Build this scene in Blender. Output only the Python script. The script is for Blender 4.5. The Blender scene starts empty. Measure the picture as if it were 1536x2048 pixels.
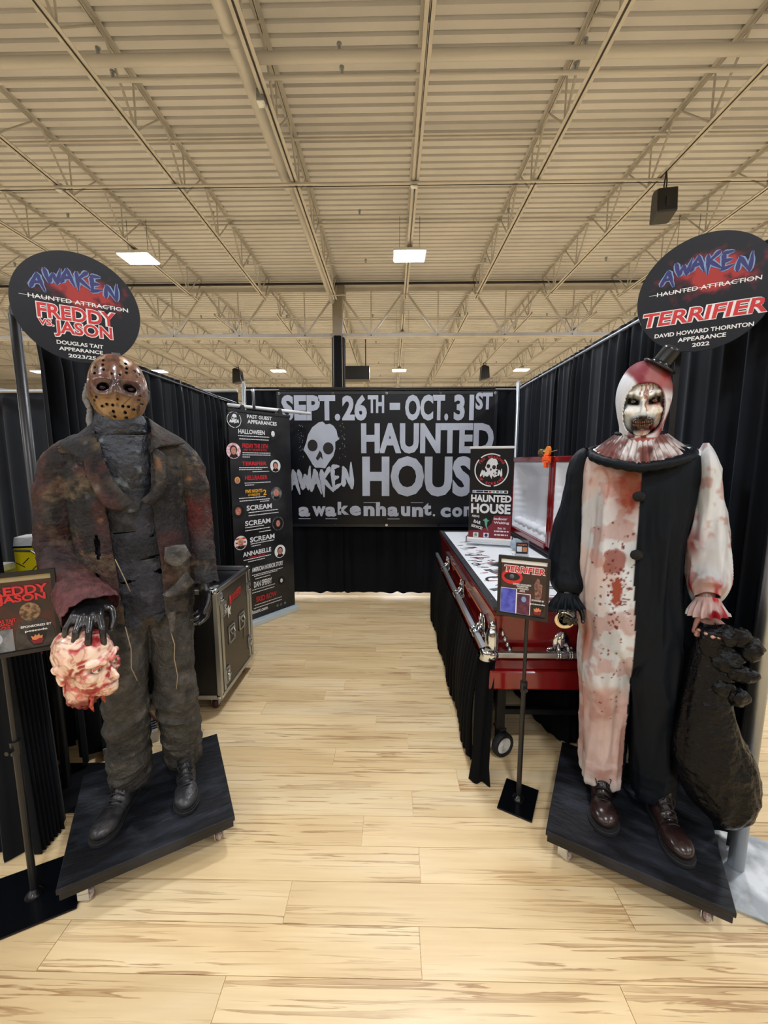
import bpy, bmesh, math, random
import numpy as np
from mathutils import Vector, Matrix, Euler

random.seed(7)
SC = bpy.context.scene
COL = SC.collection
PI = math.pi

# ------------------------------------------------------------ camera, world, exposure
FPX, HOR, YAWPX, CAMH = 790.0, 101.0, 14.0, 1.60
cam = bpy.data.cameras.new('camera')
cam.sensor_fit = 'VERTICAL'; cam.sensor_height = 24.0
cam.lens = FPX / 2048.0 * 24.0
cam.clip_start = 0.05; cam.clip_end = 200
camo = bpy.data.objects.new('camera', cam); COL.objects.link(camo)
camo.location = (0, 0, CAMH)
camo.rotation_euler = (PI / 2 - math.atan(HOR / FPX), 0, math.atan(YAWPX / FPX))
SC.camera = camo
SC.view_settings.view_transform = 'Standard'
SC.view_settings.look = 'None'
SC.view_settings.gamma = 1.0
SC.view_settings.use_curve_mapping = False
SC.view_settings.exposure = -0.12
LAMP_W = 125.0
LAMP_COL = (0.90, 0.96, 1.06)
w = bpy.data.worlds.new('world'); SC.world = w; w.use_nodes = True
w.node_tree.nodes['Background'].inputs[0].default_value = (0.9, 0.93, 1.0, 1)
w.node_tree.nodes['Background'].inputs[1].default_value = 0.3
SC.cycles.max_bounces = 7
SC.cycles.diffuse_bounces = 4
SC.cycles.glossy_bounces = 3
SC.cycles.transmission_bounces = 4
SC.cycles.use_denoising = True
SC.cycles.caustics_reflective = False
SC.cycles.caustics_refractive = False
SC.cycles.sample_clamp_indirect = 4.0

# ------------------------------------------------------------ helpers
def lin(c):
    return tuple((x / 255.0 / 12.92) if x / 255.0 <= 0.04045 else ((x / 255.0 + 0.055) / 1.055) ** 2.4 for x in c)

def L4(c): return lin(c) + (1.0,)

def mat(name, c, rough=0.6, metal=0.0, c2=None, scale=6.0, stretch=(1, 1, 1), bump=0.0, bscale=40.0,
        emit=None, es=0.0, attr=False, coat=0.0, sheen=0.0, lo=0.4, hi=0.6, spec=None, alpha=None, trans=0.0, grain=0.0, gscale=45.0):
    m = bpy.data.materials.new(name); m.use_nodes = True
    nt = m.node_tree; N = nt.nodes; K = nt.links
    b = N['Principled BSDF']
    b.inputs['Roughness'].default_value = rough
    b.inputs['Metallic'].default_value = metal
    if coat: b.inputs['Coat Weight'].default_value = coat; b.inputs['Coat Roughness'].default_value = 0.08
    if sheen: b.inputs['Sheen Weight'].default_value = sheen; b.inputs['Sheen Roughness'].default_value = 0.4
    if spec is not None: b.inputs['Specular IOR Level'].default_value = spec
    if trans: b.inputs['Transmission Weight'].default_value = trans
    if alpha is not None: b.inputs['Alpha'].default_value = alpha
    b.inputs['Base Color'].default_value = L4(c)
    tc = N.new('ShaderNodeTexCoord'); mp = N.new('ShaderNodeMapping')
    mp.inputs['Scale'].default_value = stretch
    K.new(tc.outputs['Object'], mp.inputs['Vector'])
    if attr:
        a = N.new('ShaderNodeAttribute'); a.attribute_name = 'Col'
        if grain:
            n = N.new('ShaderNodeTexNoise'); n.inputs['Scale'].default_value = gscale; n.inputs['Detail'].default_value = 8; n.inputs['Roughness'].default_value = .7
            K.new(mp.outputs[0], n.inputs['Vector']); mr = N.new('ShaderNodeMapRange'); mr.inputs[1].default_value = .3; mr.inputs[2].default_value = .7
            mr.inputs[3].default_value = 1 - grain; mr.inputs[4].default_value = 1 + grain * .8; K.new(n.outputs['Fac'], mr.inputs[0])
            vm = N.new('ShaderNodeVectorMath'); vm.operation = 'SCALE'; K.new(a.outputs['Color'], vm.inputs[0]); K.new(mr.outputs[0], vm.inputs[3]); K.new(vm.outputs[0], b.inputs['Base Color'])
        else: K.new(a.outputs['Color'], b.inputs['Base Color'])
    elif c2 is not None:
        n = N.new('ShaderNodeTexNoise'); n.inputs['Scale'].default_value = scale
        n.inputs['Detail'].default_value = 6
        K.new(mp.outputs[0], n.inputs['Vector'])
        r = N.new('ShaderNodeValToRGB')
        r.color_ramp.elements[0].position = lo; r.color_ramp.elements[1].position = hi
        r.color_ramp.elements[0].color = L4(c); r.color_ramp.elements[1].color = L4(c2)
        K.new(n.outputs['Fac'], r.inputs['Fac']); K.new(r.outputs['Color'], b.inputs['Base Color'])
    if bump:
        n2 = N.new('ShaderNodeTexNoise'); n2.inputs['Scale'].default_value = bscale; n2.inputs['Detail'].default_value = 4
        K.new(mp.outputs[0], n2.inputs['Vector'])
        bp = N.new('ShaderNodeBump'); bp.inputs['Strength'].default_value = bump; bp.inputs['Distance'].default_value = 0.01
        K.new(n2.outputs['Fac'], bp.inputs['Height']); K.new(bp.outputs[0], b.inputs['Normal'])
    if emit is not None:
        b.inputs['Emission Color'].default_value = L4(emit); b.inputs['Emission Strength'].default_value = es
    return m

def V(*a): return Vector(a)

class MB:
    def __init__(s): s.v = []; s.f = []; s.m = []
    def add(s, vs, fs, mi=0):
        o = len(s.v); s.v.extend([tuple(p) for p in vs]); s.f.extend([tuple(i + o for i in f) for f in fs]); s.m.extend([mi] * len(fs)); return s
    def box(s, c, sz, rz=0.0, mi=0, M=None):
        x, y, z = (d / 2 for d in sz)
        P = [Vector((a * x, b * y, d * z)) for a in (-1, 1) for b in (-1, 1) for d in (-1, 1)]
        R = Matrix.Rotation(rz, 3, 'Z') if M is None else M
        P = [R @ p + Vector(c) for p in P]
        return s.add(P, [(0, 1, 3, 2), (4, 6, 7, 5), (0, 4, 5, 1), (2, 3, 7, 6), (0, 2, 6, 4), (1, 5, 7, 3)], mi)
    def b2(s, x0, x1, y0, y1, z0, z1, mi=0):
        return s.box(((x0 + x1) / 2, (y0 + y1) / 2, (z0 + z1) / 2), (x1 - x0, y1 - y0, z1 - z0), 0, mi)
    def beam(s, p0, p1, w, h, mi=0, up=(0, 0, 1)):
        p0 = Vector(p0); p1 = Vector(p1); d = (p1 - p0); L = d.length; d.normalize()
        up = Vector(up)
        if abs(d.dot(up)) > 0.98: up = Vector((0, 1, 0))
        x = d.cross(up).normalized(); z = x.cross(d).normalized()
        M = Matrix((x, d, z)).transposed()
        return s.box((p0 + p1) / 2, (w, L, h), 0, mi, M)
    def cyl(s, p0, p1, r0, r1=None, n=12, mi=0, caps=True):
        if r1 is None: r1 = r0
        p0 = Vector(p0); p1 = Vector(p1); d = (p1 - p0).normalized()
        a = Vector((0, 0, 1)) if abs(d.z) < 0.9 else Vector((1, 0, 0))
        x = d.cross(a).normalized(); y = d.cross(x)
        P = []
        for p, r in ((p0, r0), (p1, r1)):
            for i in range(n):
                t = 2 * PI * i / n; P.append(p + (x * math.cos(t) + y * math.sin(t)) * r)
        F = [(i, (i + 1) % n, n + (i + 1) % n, n + i) for i in range(n)]
        if caps: F += [tuple(reversed(range(n))), tuple(range(n, 2 * n))]
        return s.add(P, F, mi)
    def tube(s, pts, r, n=8, mi=0):
        pts = [Vector(p) for p in pts]; P = []; F = []
        rr = r if isinstance(r, (list, tuple)) else [r] * len(pts)
        px = None
        for i, p in enumerate(pts):
            d = (pts[min(i + 1, len(pts) - 1)] - pts[max(i - 1, 0)]).normalized()
            if px is None:
                a = Vector((0, 0, 1)) if abs(d.z) < 0.9 else Vector((1, 0, 0)); px = d.cross(a).normalized()
            x = (px - d * px.dot(d)).normalized(); px = x; y = d.cross(x)
            for k in range(n):
                t = 2 * PI * k / n; P.append(p + (x * math.cos(t) + y * math.sin(t)) * rr[i])
        for i in range(len(pts) - 1):
            for k in range(n):
                F.append((i * n + k, i * n + (k + 1) % n, (i + 1) * n + (k + 1) % n, (i + 1) * n + k))
        F += [tuple(reversed(range(n))), tuple(range((len(pts) - 1) * n, len(pts) * n))]
        return s.add(P, F, mi)
    def ell(s, c, r, nu=20, nv=12, mi=0, M=None):
        P = []; F = []
        rx, ry, rz = r if isinstance(r, (tuple, list)) else (r, r, r)
        for j in range(nv + 1):
            a = PI * j / nv
            for i in range(nu):
                t = 2 * PI * i / nu
                q = Vector((rx * math.sin(a) * math.cos(t), ry * math.sin(a) * math.sin(t), rz * math.cos(a)))
                if M is not None: q = M @ q
                P.append(q + Vector(c))
        for j in range(nv):
            for i in range(nu):
                F.append((j * nu + i, (j + 1) * nu + i, (j + 1) * nu + (i + 1) % nu, j * nu + (i + 1) % nu))
        return s.add(P, F, mi)
    def cap(s, p0, p1, r0, r1=None, n=14, mi=0):
        if r1 is None: r1 = r0
        p0 = Vector(p0); p1 = Vector(p1); d = (p1 - p0); L = d.length; d.normalize()
        pts = []; rr = []
        for k in range(5):
            a = PI / 2 * k / 4; pts.append(p0 - d * r0 * math.cos(a)); rr.append(max(r0 * math.sin(a), 1e-4))
        for k in range(5):
            a = PI / 2 * k / 4; pts.append(p1 + d * r1 * math.sin(a)); rr.append(max(r1 * math.cos(a), 1e-4))
        return s.tube(pts, rr, n, mi)
    def lathe(s, prof, c=(0, 0, 0), n=24, mi=0, M=None):
        P = []; F = []
        for r, z in prof:
            for i in range(n):
                t = 2 * PI * i / n; q = Vector((r * math.cos(t), r * math.sin(t), z))
                if M is not None: q = M @ q
                P.append(q + Vector(c))
        for j in range(len(prof) - 1):
            for i in range(n):
                F.append((j * n + i, j * n + (i + 1) % n, (j + 1) * n + (i + 1) % n, (j + 1) * n + i))
        return s.add(P, F, mi)
    def poly(s, pts, z0, z1, mi=0):
        # extruded polygon in local xy
        n = len(pts)
        P = [(x, y, z0) for x, y in pts] + [(x, y, z1) for x, y in pts]
        F = [tuple(reversed(range(n))), tuple(range(n, 2 * n))] + [(i, (i + 1) % n, n + (i + 1) % n, n + i) for i in range(n)]
        return s.add(P, F, mi)
    def disc(s, c, rx, ry=None, z0=0.0, z1=0.001, n=28, mi=0):
        if ry is None: ry = rx
        return s.poly([(c[0] + rx * math.cos(2 * PI * i / n), c[1] + ry * math.sin(2 * PI * i / n)) for i in range(n)], z0, z1, mi)
    def grid(s, P, nu, nv, wrap=False, mi=0):
        F = []
        for j in range(nv - 1):
            for i in range(nu if wrap else nu - 1):
                F.append((j * nu + i, j * nu + (i + 1) % nu, (j + 1) * nu + (i + 1) % nu, (j + 1) * nu + i))
        return s.add(P, F, mi)
    def mesh(s, name, mats, smooth=False, recalc=True):
        me = bpy.data.meshes.new(name); me.from_pydata(s.v, [], s.f)
        if not isinstance(mats, (list, tuple)): mats = [mats]
        for m in mats: me.materials.append(m)
        if any(s.m): me.polygons.foreach_set('material_index', s.m)
        if recalc:
            bm = bmesh.new(); bm.from_mesh(me); bmesh.ops.recalc_face_normals(bm, faces=bm.faces); bm.to_mesh(me); bm.free()
        if smooth: me.polygons.foreach_set('use_smooth', [True] * len(me.polygons))
        me.update(); return me
    def build(s, name, mats, parent=None, smooth=False, bevel=0.0, loc=None, label=None, recalc=True, angle=None):
        return link(name, s.mesh(name, mats, smooth, recalc), parent, bevel, loc, label, angle)

def link(name, me, parent=None, bevel=0.0, loc=None, label=None, angle=None):
    o = bpy.data.objects.new(name, me); COL.objects.link(o)
    if parent is not None: o.parent = parent
    if loc is not None: o.location = loc
    if bevel:
        b = o.modifiers.new('bevel', 'BEVEL'); b.width = bevel; b.segments = 2; b.limit_method = 'ANGLE'; b.angle_limit = 0.6
    if label: o['label'] = label
    return o

def thing(name, label, cat, loc=(0, 0, 0), rz=0.0, group=None, rot=None):
    o = bpy.data.objects.new(name, None); COL.objects.link(o)
    o.location = loc; o.rotation_euler = rot if rot else (0, 0, rz); o.empty_display_size = 0.05
    o['label'] = label; o['category'] = cat
    if group: o['group'] = group
    return o

def tag(o, label, cat, group=None):
    o['label'] = label; o['category'] = cat
    if group: o['group'] = group
    return o

def copy_tree(o, parent=None):
    c = o.copy(); COL.objects.link(c); c.parent = parent
    for ch in list(o.children): copy_tree(ch, c)
    return c

# ---- numpy helpers
def hsh(i, j, k):
    n = np.sin(i * 127.1 + j * 311.7 + k * 74.7) * 43758.5453
    return n - np.floor(n)
def vn(P):
    P = np.asarray(P, float); I = np.floor(P); f = P - I; f = f * f * (3 - 2 * f)
    r = 0
    for a in (0, 1):
        for b in (0, 1):
            for c in (0, 1):
                wgt = (f[:, 0] if a else 1 - f[:, 0]) * (f[:, 1] if b else 1 - f[:, 1]) * (f[:, 2] if c else 1 - f[:, 2])
                r = r + wgt * hsh(I[:, 0] + a, I[:, 1] + b, I[:, 2] + c)
    return r
def fbm(P, o=4):
    P = np.asarray(P, float); r = 0; a = 0.5; s = 0
    for _ in range(o):
        r = r + a * vn(P); s += a; a *= 0.5; P = P * 2.03 + 7.7
    return r / s
def ridge(P, o=3):
    P = np.asarray(P, float); r = 0; a = 0.5; s = 0
    for _ in range(o):
        r = r + a * (1 - np.abs(2 * vn(P) - 1)); s += a; a *= 0.5; P = P * 2.03 + 3.1
    return r / s
def ss(a, b, x):
    t = np.clip((x - a) / (b - a), 0, 1); return t * t * (3 - 2 * t)
def gauss(P, c, r):
    d = (P - np.array(c)) / np.array(r); return np.exp(-(d * d).sum(1))
def mixc(c, col, m):
    m = m[:, None]; return c * (1 - m) + np.array(lin(col)) * m
def base(n, col): return np.tile(np.array(lin(col)), (n, 1))

def getco(me):
    a = np.empty(len(me.vertices) * 3); me.vertices.foreach_get('co', a); return a.reshape(-1, 3)
def getno(me):
    a = np.empty(len(me.vertices) * 3); me.vertices.foreach_get('normal', a); return a.reshape(-1, 3)
def setco(me, P): me.vertices.foreach_set('co', P.ravel()); me.update()
def setcol(me, C):
    at = me.color_attributes.new('Col', 'FLOAT_COLOR', 'POINT')
    a = np.ones((len(C), 4)); a[:, :3] = C; at.data.foreach_set('color', a.ravel())

def fuse(mb, name, m, voxel=0.006, smooth=4, disp=None, color=None, parent=None, label=None, fac=0.5):
    me = mb.mesh(name + '_src', m)
    o = bpy.data.objects.new(name + '_src', me); COL.objects.link(o)
    r = o.modifiers.new('r', 'REMESH'); r.mode = 'VOXEL'; r.voxel_size = voxel; r.use_smooth_shade = True
    if smooth:
        s = o.modifiers.new('s', 'SMOOTH'); s.iterations = smooth; s.factor = fac
    dg = bpy.context.evaluated_depsgraph_get(); dg.update()
    out = bpy.data.meshes.new_from_object(o.evaluated_get(dg))
    bpy.data.objects.remove(o); bpy.data.meshes.remove(me)
    out.name = name
    if len(out.materials) == 0: out.materials.append(m)
    P = getco(out)
    if disp is not None:
        Nn = getno(out); d = disp(P)
        P = P + (Nn * d[:, None] if d.ndim == 1 else d); setco(out, P)
    if color is not None: setcol(out, color(P))
    out.polygons.foreach_set('use_smooth', [True] * len(out.polygons))
    return link(name, out, parent, label=label)

def catmull(K, n):
    K = np.asarray(K, float); m = len(K); out = []
    for t in np.linspace(0, m - 1, n):
        i = min(int(t), m - 2); f = t - i
        p0, p1, p2, p3 = K[max(i - 1, 0)], K[i], K[i + 1], K[min(i + 2, m - 1)]
        out.append(0.5 * (2 * p1 + (p2 - p0) * f + (2 * p0 - 5 * p1 + 4 * p2 - p3) * f * f + (3 * p1 - p0 - 3 * p2 + p3) * f ** 3))
    return np.array(out)

def loft(rings, nu=64, nv=60, ref=(0, 1, 0), arc=None, disp=None, power=2.0):
    """rings: (x,y,z,a,b). returns P (nv*nu,3), U, Vv arrays"""
    R = catmull(rings, nv); C = R[:, :3]; T = np.gradient(C, axis=0); T /= np.linalg.norm(T, axis=1)[:, None]
    ref = np.array(ref, float)
    P = np.zeros((nv, nu, 3)); D = np.zeros((nv, nu, 3)); UU = np.zeros((nv, nu)); VV = np.zeros((nv, nu))
    for j in range(nv):
        e1 = np.cross(T[j], ref); e1 /= np.linalg.norm(e1); e2 = np.cross(e1, T[j])
        t = j / (nv - 1)
        if arc is None: ph = np.arange(nu) / nu * 2 * PI
        else:
            a0, a1 = arc(t); ph = np.linspace(a0, a1, nu)
        cs, sn = np.cos(ph), np.sin(ph)
        if power != 2.0:
            cs = np.sign(cs) * np.abs(cs) ** (2 / power); sn = np.sign(sn) * np.abs(sn) ** (2 / power)
        d = R[j, 3] * cs[:, None] * e1 + R[j, 4] * sn[:, None] * e2
        P[j] = C[j] + d; D[j] = d / (np.linalg.norm(d, axis=1)[:, None] + 1e-9); UU[j] = ph; VV[j] = t
    P = P.reshape(-1, 3); D = D.reshape(-1, 3); UU = UU.ravel(); VV = VV.ravel()
    if disp is not None: P = P + D * disp(UU, VV, P)[:, None]
    return P, UU, VV

def cloth(name, rings, m, parent, nu=64, nv=60, arc=None, disp=None, color=None, thick=0.003, ref=(0, 1, 0), power=2.0, post=None, label=None, kill=None):
    P, U, W = loft(rings, nu, nv, ref, arc, disp, power)
    if post is not None: P = post(P, U, W)
    mb = MB(); mb.grid([tuple(p) for p in P], nu, nv, arc is None)
    if kill is not None:
        F = np.array(mb.f); c = P[F].mean(1); k = ~kill(c, W[F].mean(1)); mb.f = [tuple(f) for f, kk in zip(mb.f, k) if kk]; mb.m = [0] * len(mb.f)
    me = mb.mesh(name, m, True, recalc=True)
    if color is not None: setcol(me, color(P))
    o = link(name, me, parent, label=label)
    if thick:
        s = o.modifiers.new('solid', 'SOLIDIFY'); s.thickness = thick; s.offset = -1
    return o

def text_me(body, size=1.0, xs=1.0, bold=0.0, align='CENTER', shear=0.0, depth=0.0006, spacing=1.0):
    cu = bpy.data.curves.new('t', 'FONT'); cu.body = body; cu.size = size; cu.align_x = align; cu.align_y = 'CENTER'
    cu.offset = bold * size; cu.shear = shear; cu.resolution_u = 3; cu.space_character = spacing
    o = bpy.data.objects.new('t', cu); COL.objects.link(o)
    dg = bpy.context.evaluated_depsgraph_get(); dg.update()
    me = bpy.data.meshes.new_from_object(o.evaluated_get(dg))
    v = [tuple(x.co) for x in me.vertices]; f = [tuple(p.vertices) for p in me.polygons]
    bpy.data.objects.remove(o); bpy.data.curves.remove(cu); bpy.data.meshes.remove(me)
    return [(x * xs, y, z) for x, y, z in v], f

def fit_text(mb, body, x0, x1, y0, y1, bold=0.02, z=0.0, shear=0.0, mi=0, rot=0.0, spacing=1.0, thick=0.0):
    """place text so that its bounds fill the box (local xy)"""
    v, f = text_me(body, 1.0, 1.0, bold, 'LEFT', shear, spacing=spacing)
    if not v: return
    a = np.array(v); mn = a.min(0); mx = a.max(0)
    sx = (x1 - x0) / (mx[0] - mn[0]); sy = (y1 - y0) / (mx[1] - mn[1])
    a[:, 0] = (a[:, 0] - (mn[0] + mx[0]) / 2) * sx; a[:, 1] = (a[:, 1] - (mn[1] + mx[1]) / 2) * sy
    c, s_ = math.cos(rot), math.sin(rot)
    X = a[:, 0] * c - a[:, 1] * s_ + (x0 + x1) / 2; Y = a[:, 0] * s_ + a[:, 1] * c + (y0 + y1) / 2
    mb.add([(p, q, z) for p, q in zip(X, Y)], f, mi)

STROKES = {
 'A': [[(-.02, -.12), (.30, 1.0)], [(.28, 1.05), (.62, -.28)], [(.08, .33), (.5, .38)]],
 'W': [[(-.05, 1.05), (.14, -.02)], [(.12, 0), (.33, .75)], [(.33, .8), (.5, -.05)], [(.48, 0), (.72, 1.2)]],
 'K': [[(.05, 1.0), (.08, -.45)], [(.6, 1.1), (.08, .42)], [(.1, .5), (.72, -.2)]],
 'E': [[(.05, 1.1), (.06, -.05)], [(.0, 1.12), (.52, 1.12)], [(.05, .52), (.45, .60)], [(-.05, -.05), (.55, .22)]],
 'N': [[(.0, 0), (.05, 1.0)], [(.03, 1.05), (.55, -.15)], [(.52, -.15), (.58, 1.25)]],
}
def scrawl(mb, word, x0, x1, y0, y1, wd=0.16, z=0.0, mi=0, rot=0.0, seed=3, arch=0.0):
    rnd = random.Random(seed); n = len(word); cw = (x1 - x0) / n; h = (y1 - y0)
    cx, cy = (x0 + x1) / 2, (y0 + y1) / 2; c, s_ = math.cos(rot), math.sin(rot)
    for i, ch in enumerate(word):
        ox = x0 + i * cw; oy = y0 + arch * h * math.sin(PI * (i + .5) / n) + rnd.uniform(-.05, .05) * h
        for (a, b) in STROKES[ch]:
            a = (ox + a[0] * cw * 1.45, oy + a[1] * h * .78); b = (ox + b[0] * cw * 1.45, oy + b[1] * h * .78)
            dx, dy = b[0] - a[0], b[1] - a[1]; l = math.hypot(dx, dy); nx, ny = -dy / l, dx / l; W = wd * h * .5
            left = []; right = []
            for k in range(7):
                t = k / 6; ww = W * (1.0 - .75 * t ** 2) * (0.35 if k == 0 else 1)
                left.append((a[0] + dx * t + nx * ww * rnd.uniform(.8, 1.2), a[1] + dy * t + ny * ww * rnd.uniform(.8, 1.2)))
                right.append((a[0] + dx * t - nx * ww * rnd.uniform(.8, 1.2), a[1] + dy * t - ny * ww * rnd.uniform(.8, 1.2)))
            P = []
            for (px, py) in left + right:
                px -= cx; py -= cy; P.append((cx + px * c - py * s_, cy + px * s_ + py * c, z + rnd.uniform(0, 1e-5)))
            mb.add(P, [(k, k + 1, 7 + k + 1, 7 + k) for k in range(6)], mi)

SKULL = [(-.30, -.42), (-.42, -.22), (-.50, -.10), (-.42, .10), (-.36, .32), (-.24, .52), (-.05, .66), (.06, .68), (.14, .60), (.26, .62), (.36, .56),
         (.44, .44), (.47, .28), (.52, .20), (.40, .12), (.40, -.08), (.34, -.28), (.22, -.44), (.10, -.62), (-.04, -.60), (-.18, -.60), (-.26, -.50)]
def skull(mb, cx, cy, s, z, white, black):
    n = len(SKULL); P = [(cx + x * s, cy + y * s, z) for x, y in SKULL]
    mb.add(P, [tuple(range(n))], white)
    for (ex, ey, rx, ry) in ((-.24, .02, .145, .165), (.20, -.06, .15, .17)):
        mb.add([(cx + (ex + rx * math.cos(2 * PI * i / 16)) * s, cy + (ey + ry * math.sin(2 * PI * i / 16)) * s, z + .0006) for i in range(16)], [tuple(range(16))], black)
    mb.add([(cx + x * s, cy + y * s, z + .0006) for x, y in ((-.04, -.12), (.02, -.20), (.04, -.38), (-.02, -.30), (-.10, -.40), (-.16, -.34))], [tuple(range(6))], black)

# ------------------------------------------------------------ shared materials
M = {}
M['steel'] = mat('painted_steel', (192, 189, 186), .55, c2=(178, 175, 171), scale=3, lo=.3, hi=.7)
M['deck'] = mat('painted_deck', (204, 204, 207), .6, c2=(192, 192, 195), scale=1.2, lo=.3, hi=.7)
M['pipe'] = mat('painted_pipe', (194, 193, 192), .5)
M['black_metal'] = mat('black_metal', (16, 17, 20), .38)
M['black_gloss'] = mat('black_gloss', (8, 10, 14), .22)
M['rubber'] = mat('rubber', (20, 20, 21), .7)
M['chrome'] = mat('chrome', (214, 222, 232), .09, 1.0)
M['alu'] = mat('aluminium', (182, 187, 192), .32, 1.0)
M['alu_dull'] = mat('brushed_aluminium', (172, 177, 182), .42, 1.0, bump=.05, bscale=80)
M['zinc'] = mat('zinc_plate', (150, 156, 160), .35, .8, c2=(205, 210, 214), scale=9, bump=.1, bscale=30)
M['white_plastic'] = mat('white_plastic', (220, 222, 224), .4)
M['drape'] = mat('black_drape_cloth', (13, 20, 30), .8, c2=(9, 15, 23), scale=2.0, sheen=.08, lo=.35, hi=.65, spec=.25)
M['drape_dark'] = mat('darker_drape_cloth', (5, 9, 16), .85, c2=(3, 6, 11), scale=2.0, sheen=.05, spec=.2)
M['black_cloth'] = mat('table_skirt_cloth', (6, 7, 9), .9, spec=.15)
M['print_black'] = mat('printed_black_vinyl', (10, 13, 20), .33, spec=.35)
M['silver_ink'] = mat('grey_print', (176, 183, 197), .4, c2=(166, 173, 188), scale=3)
M['white_ink'] = mat('white_print', (228, 230, 234), .45)
M['red_ink'] = mat('red_print', (196, 40, 46), .45)
M['dark_red_ink'] = mat('maroon_print', (120, 20, 38), .45)
M['black_ink'] = mat('black_print', (14, 15, 18), .5)
M['yellow_ink'] = mat('yellow_print', (240, 178, 40), .45)
M['platform'] = mat('black_painted_plywood', (13, 15, 20), .5, c2=(46, 50, 60), scale=7, stretch=(1, 2.4, 1), bump=.3, bscale=25, lo=.46, hi=.8, spec=.4)
M['attr_rough'] = mat('worn_costume_cloth', (90, 80, 70), .72, attr=True, bump=1.0, bscale=75, grain=.6, gscale=30, spec=.35)
M['attr_satin'] = mat('satin_costume_cloth', (200, 200, 200), .55, attr=True, spec=.12, grain=.12, gscale=20, bump=.5, bscale=16, stretch=(1, 1, .28))
M['attr_latex'] = mat('painted_latex', (200, 160, 140), .3, attr=True, coat=.25, grain=.35, gscale=30)
M['attr_head'] = mat('glossy_painted_latex', (200, 160, 140), .28, attr=True, coat=.4)

# ------------------------------------------------------------ floor
def wood_mat(name, board):
    m = bpy.data.materials.new(name); m.use_nodes = True; nt = m.node_tree; N = nt.nodes; K = nt.links
    b = N['Principled BSDF']; b.inputs['Roughness'].default_value = .34; b.inputs['Specular IOR Level'].default_value = .4
    g = N.new('ShaderNodeNewGeometry'); oi = N.new('ShaderNodeObjectInfo')
    ml = N.new('ShaderNodeVectorMath'); ml.operation = 'SCALE'; ml.inputs[3].default_value = 37.0
    cm = N.new('ShaderNodeCombineXYZ')
    if board:
        K.new(oi.outputs['Random'], cm.inputs[0]); K.new(oi.outputs['Random'], cm.inputs[1])
    K.new(cm.outputs[0], ml.inputs[0])
    ad = N.new('ShaderNodeVectorMath'); K.new(g.outputs['Position'], ad.inputs[0]); K.new(ml.outputs[0], ad.inputs[1])
    def noise(sx, sy, det, dist=0.0, sc=1.0):
        mp = N.new('ShaderNodeMapping'); mp.inputs['Scale'].default_value = (sx, sy, 1); K.new(ad.outputs[0], mp.inputs['Vector'])
        n = N.new('ShaderNodeTexNoise'); n.inputs['Scale'].default_value = sc; n.inputs['Detail'].default_value = det
        n.inputs['Distortion'].default_value = dist; K.new(mp.outputs[0], n.inputs['Vector']); return n
    def ramp(src, stops):
        r = N.new('ShaderNodeValToRGB'); e = r.color_ramp.elements
        e[0].position, e[0].color = stops[0]; e[1].position, e[1].color = stops[-1]
        for p, c in stops[1:-1]:
            x = e.new(p); x.color = c
        K.new(src, r.inputs['Fac']); return r
    big = ramp(noise(.9, 5, 5, .4).outputs['Fac'], [(.3, L4((214, 184, 136))), (.5, L4((229, 203, 157))), (.72, L4((238, 217, 177)))])
    fine = ramp(noise(3, 60, 4).outputs['Fac'], [(.3, (.86, .84, .8, 1)), (.7, (1, 1, 1, 1))])
    mx = N.new('ShaderNodeMix'); mx.data_type = 'RGBA'; mx.blend_type = 'MULTIPLY'; mx.inputs[0].default_value = .6
    K.new(big.outputs[0], mx.inputs[6]); K.new(fine.outputs[0], mx.inputs[7])
    st = ramp(noise(1.5, 48, 5, 1.5).outputs['Fac'], [(.55, (0, 0, 0, 1)), (.59, (1, 1, 1, 1)), (.66, (.5, .5, .5, 1))])
    cl = ramp(noise(1.2, 7, 3).outputs['Fac'], [(.38, (0, 0, 0, 1)), (.58, (1, 1, 1, 1))])
    mm = N.new('ShaderNodeMath'); mm.operation = 'MULTIPLY'; K.new(st.outputs[0], mm.inputs[0]); K.new(cl.outputs[0], mm.inputs[1])
    mm2 = N.new('ShaderNodeMath'); mm2.operation = 'MULTIPLY'; K.new(mm.outputs[0], mm2.inputs[0]); mm2.inputs[1].default_value = .8
    m2 = N.new('ShaderNodeMix'); m2.data_type = 'RGBA'; K.new(mm2.outputs[0], m2.inputs[0])
    K.new(mx.outputs[2], m2.inputs[6]); m2.inputs[7].default_value = L4((150, 108, 66))
    hv = N.new('ShaderNodeHueSaturation'); K.new(m2.outputs[2], hv.inputs['Color'])
    mr = N.new('ShaderNodeMapRange'); mr.inputs[3].default_value = .93; mr.inputs[4].default_value = 1.05
    K.new(oi.outputs['Random'], mr.inputs[0])
    if board: K.new(mr.outputs[0], hv.inputs['Value'])
    K.new(hv.outputs[0], b.inputs['Base Color'])
    return m
M['board'] = wood_mat('maple_laminate_board', True)
M['floor'] = wood_mat('maple_laminate', False)
fl = MB(); fl.b2(-30, 30, -22, 42, -.2, -.004)
floor = fl.build('floor', M['floor']); floor['kind'] = 'structure'
RW, RL = .1425, 1.22
bmb = MB(); bmb.b2(-RL / 2 + .0012, RL / 2 - .0012, -RW / 2 + .001, RW / 2 - .001, -.004, 0)
bme = bmb.mesh('floor_board', M['board'])
seams = {0: .10, 1: -.375, 2: .118, 3: -.12, 4: .104, 5: .342, 6: -.306, 7: .10}
for r in range(-4, 26):
    sx = seams.get(r, random.uniform(-.6, .6)); y = 1.036 + RW * (r + .5)
    for k in range(-2, 3):
        if sx + RL * (k + .5) > 3.7: continue
        o = link('floor_board', bme, floor); o.location = (sx + RL * (k + .5), y, 0)

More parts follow.
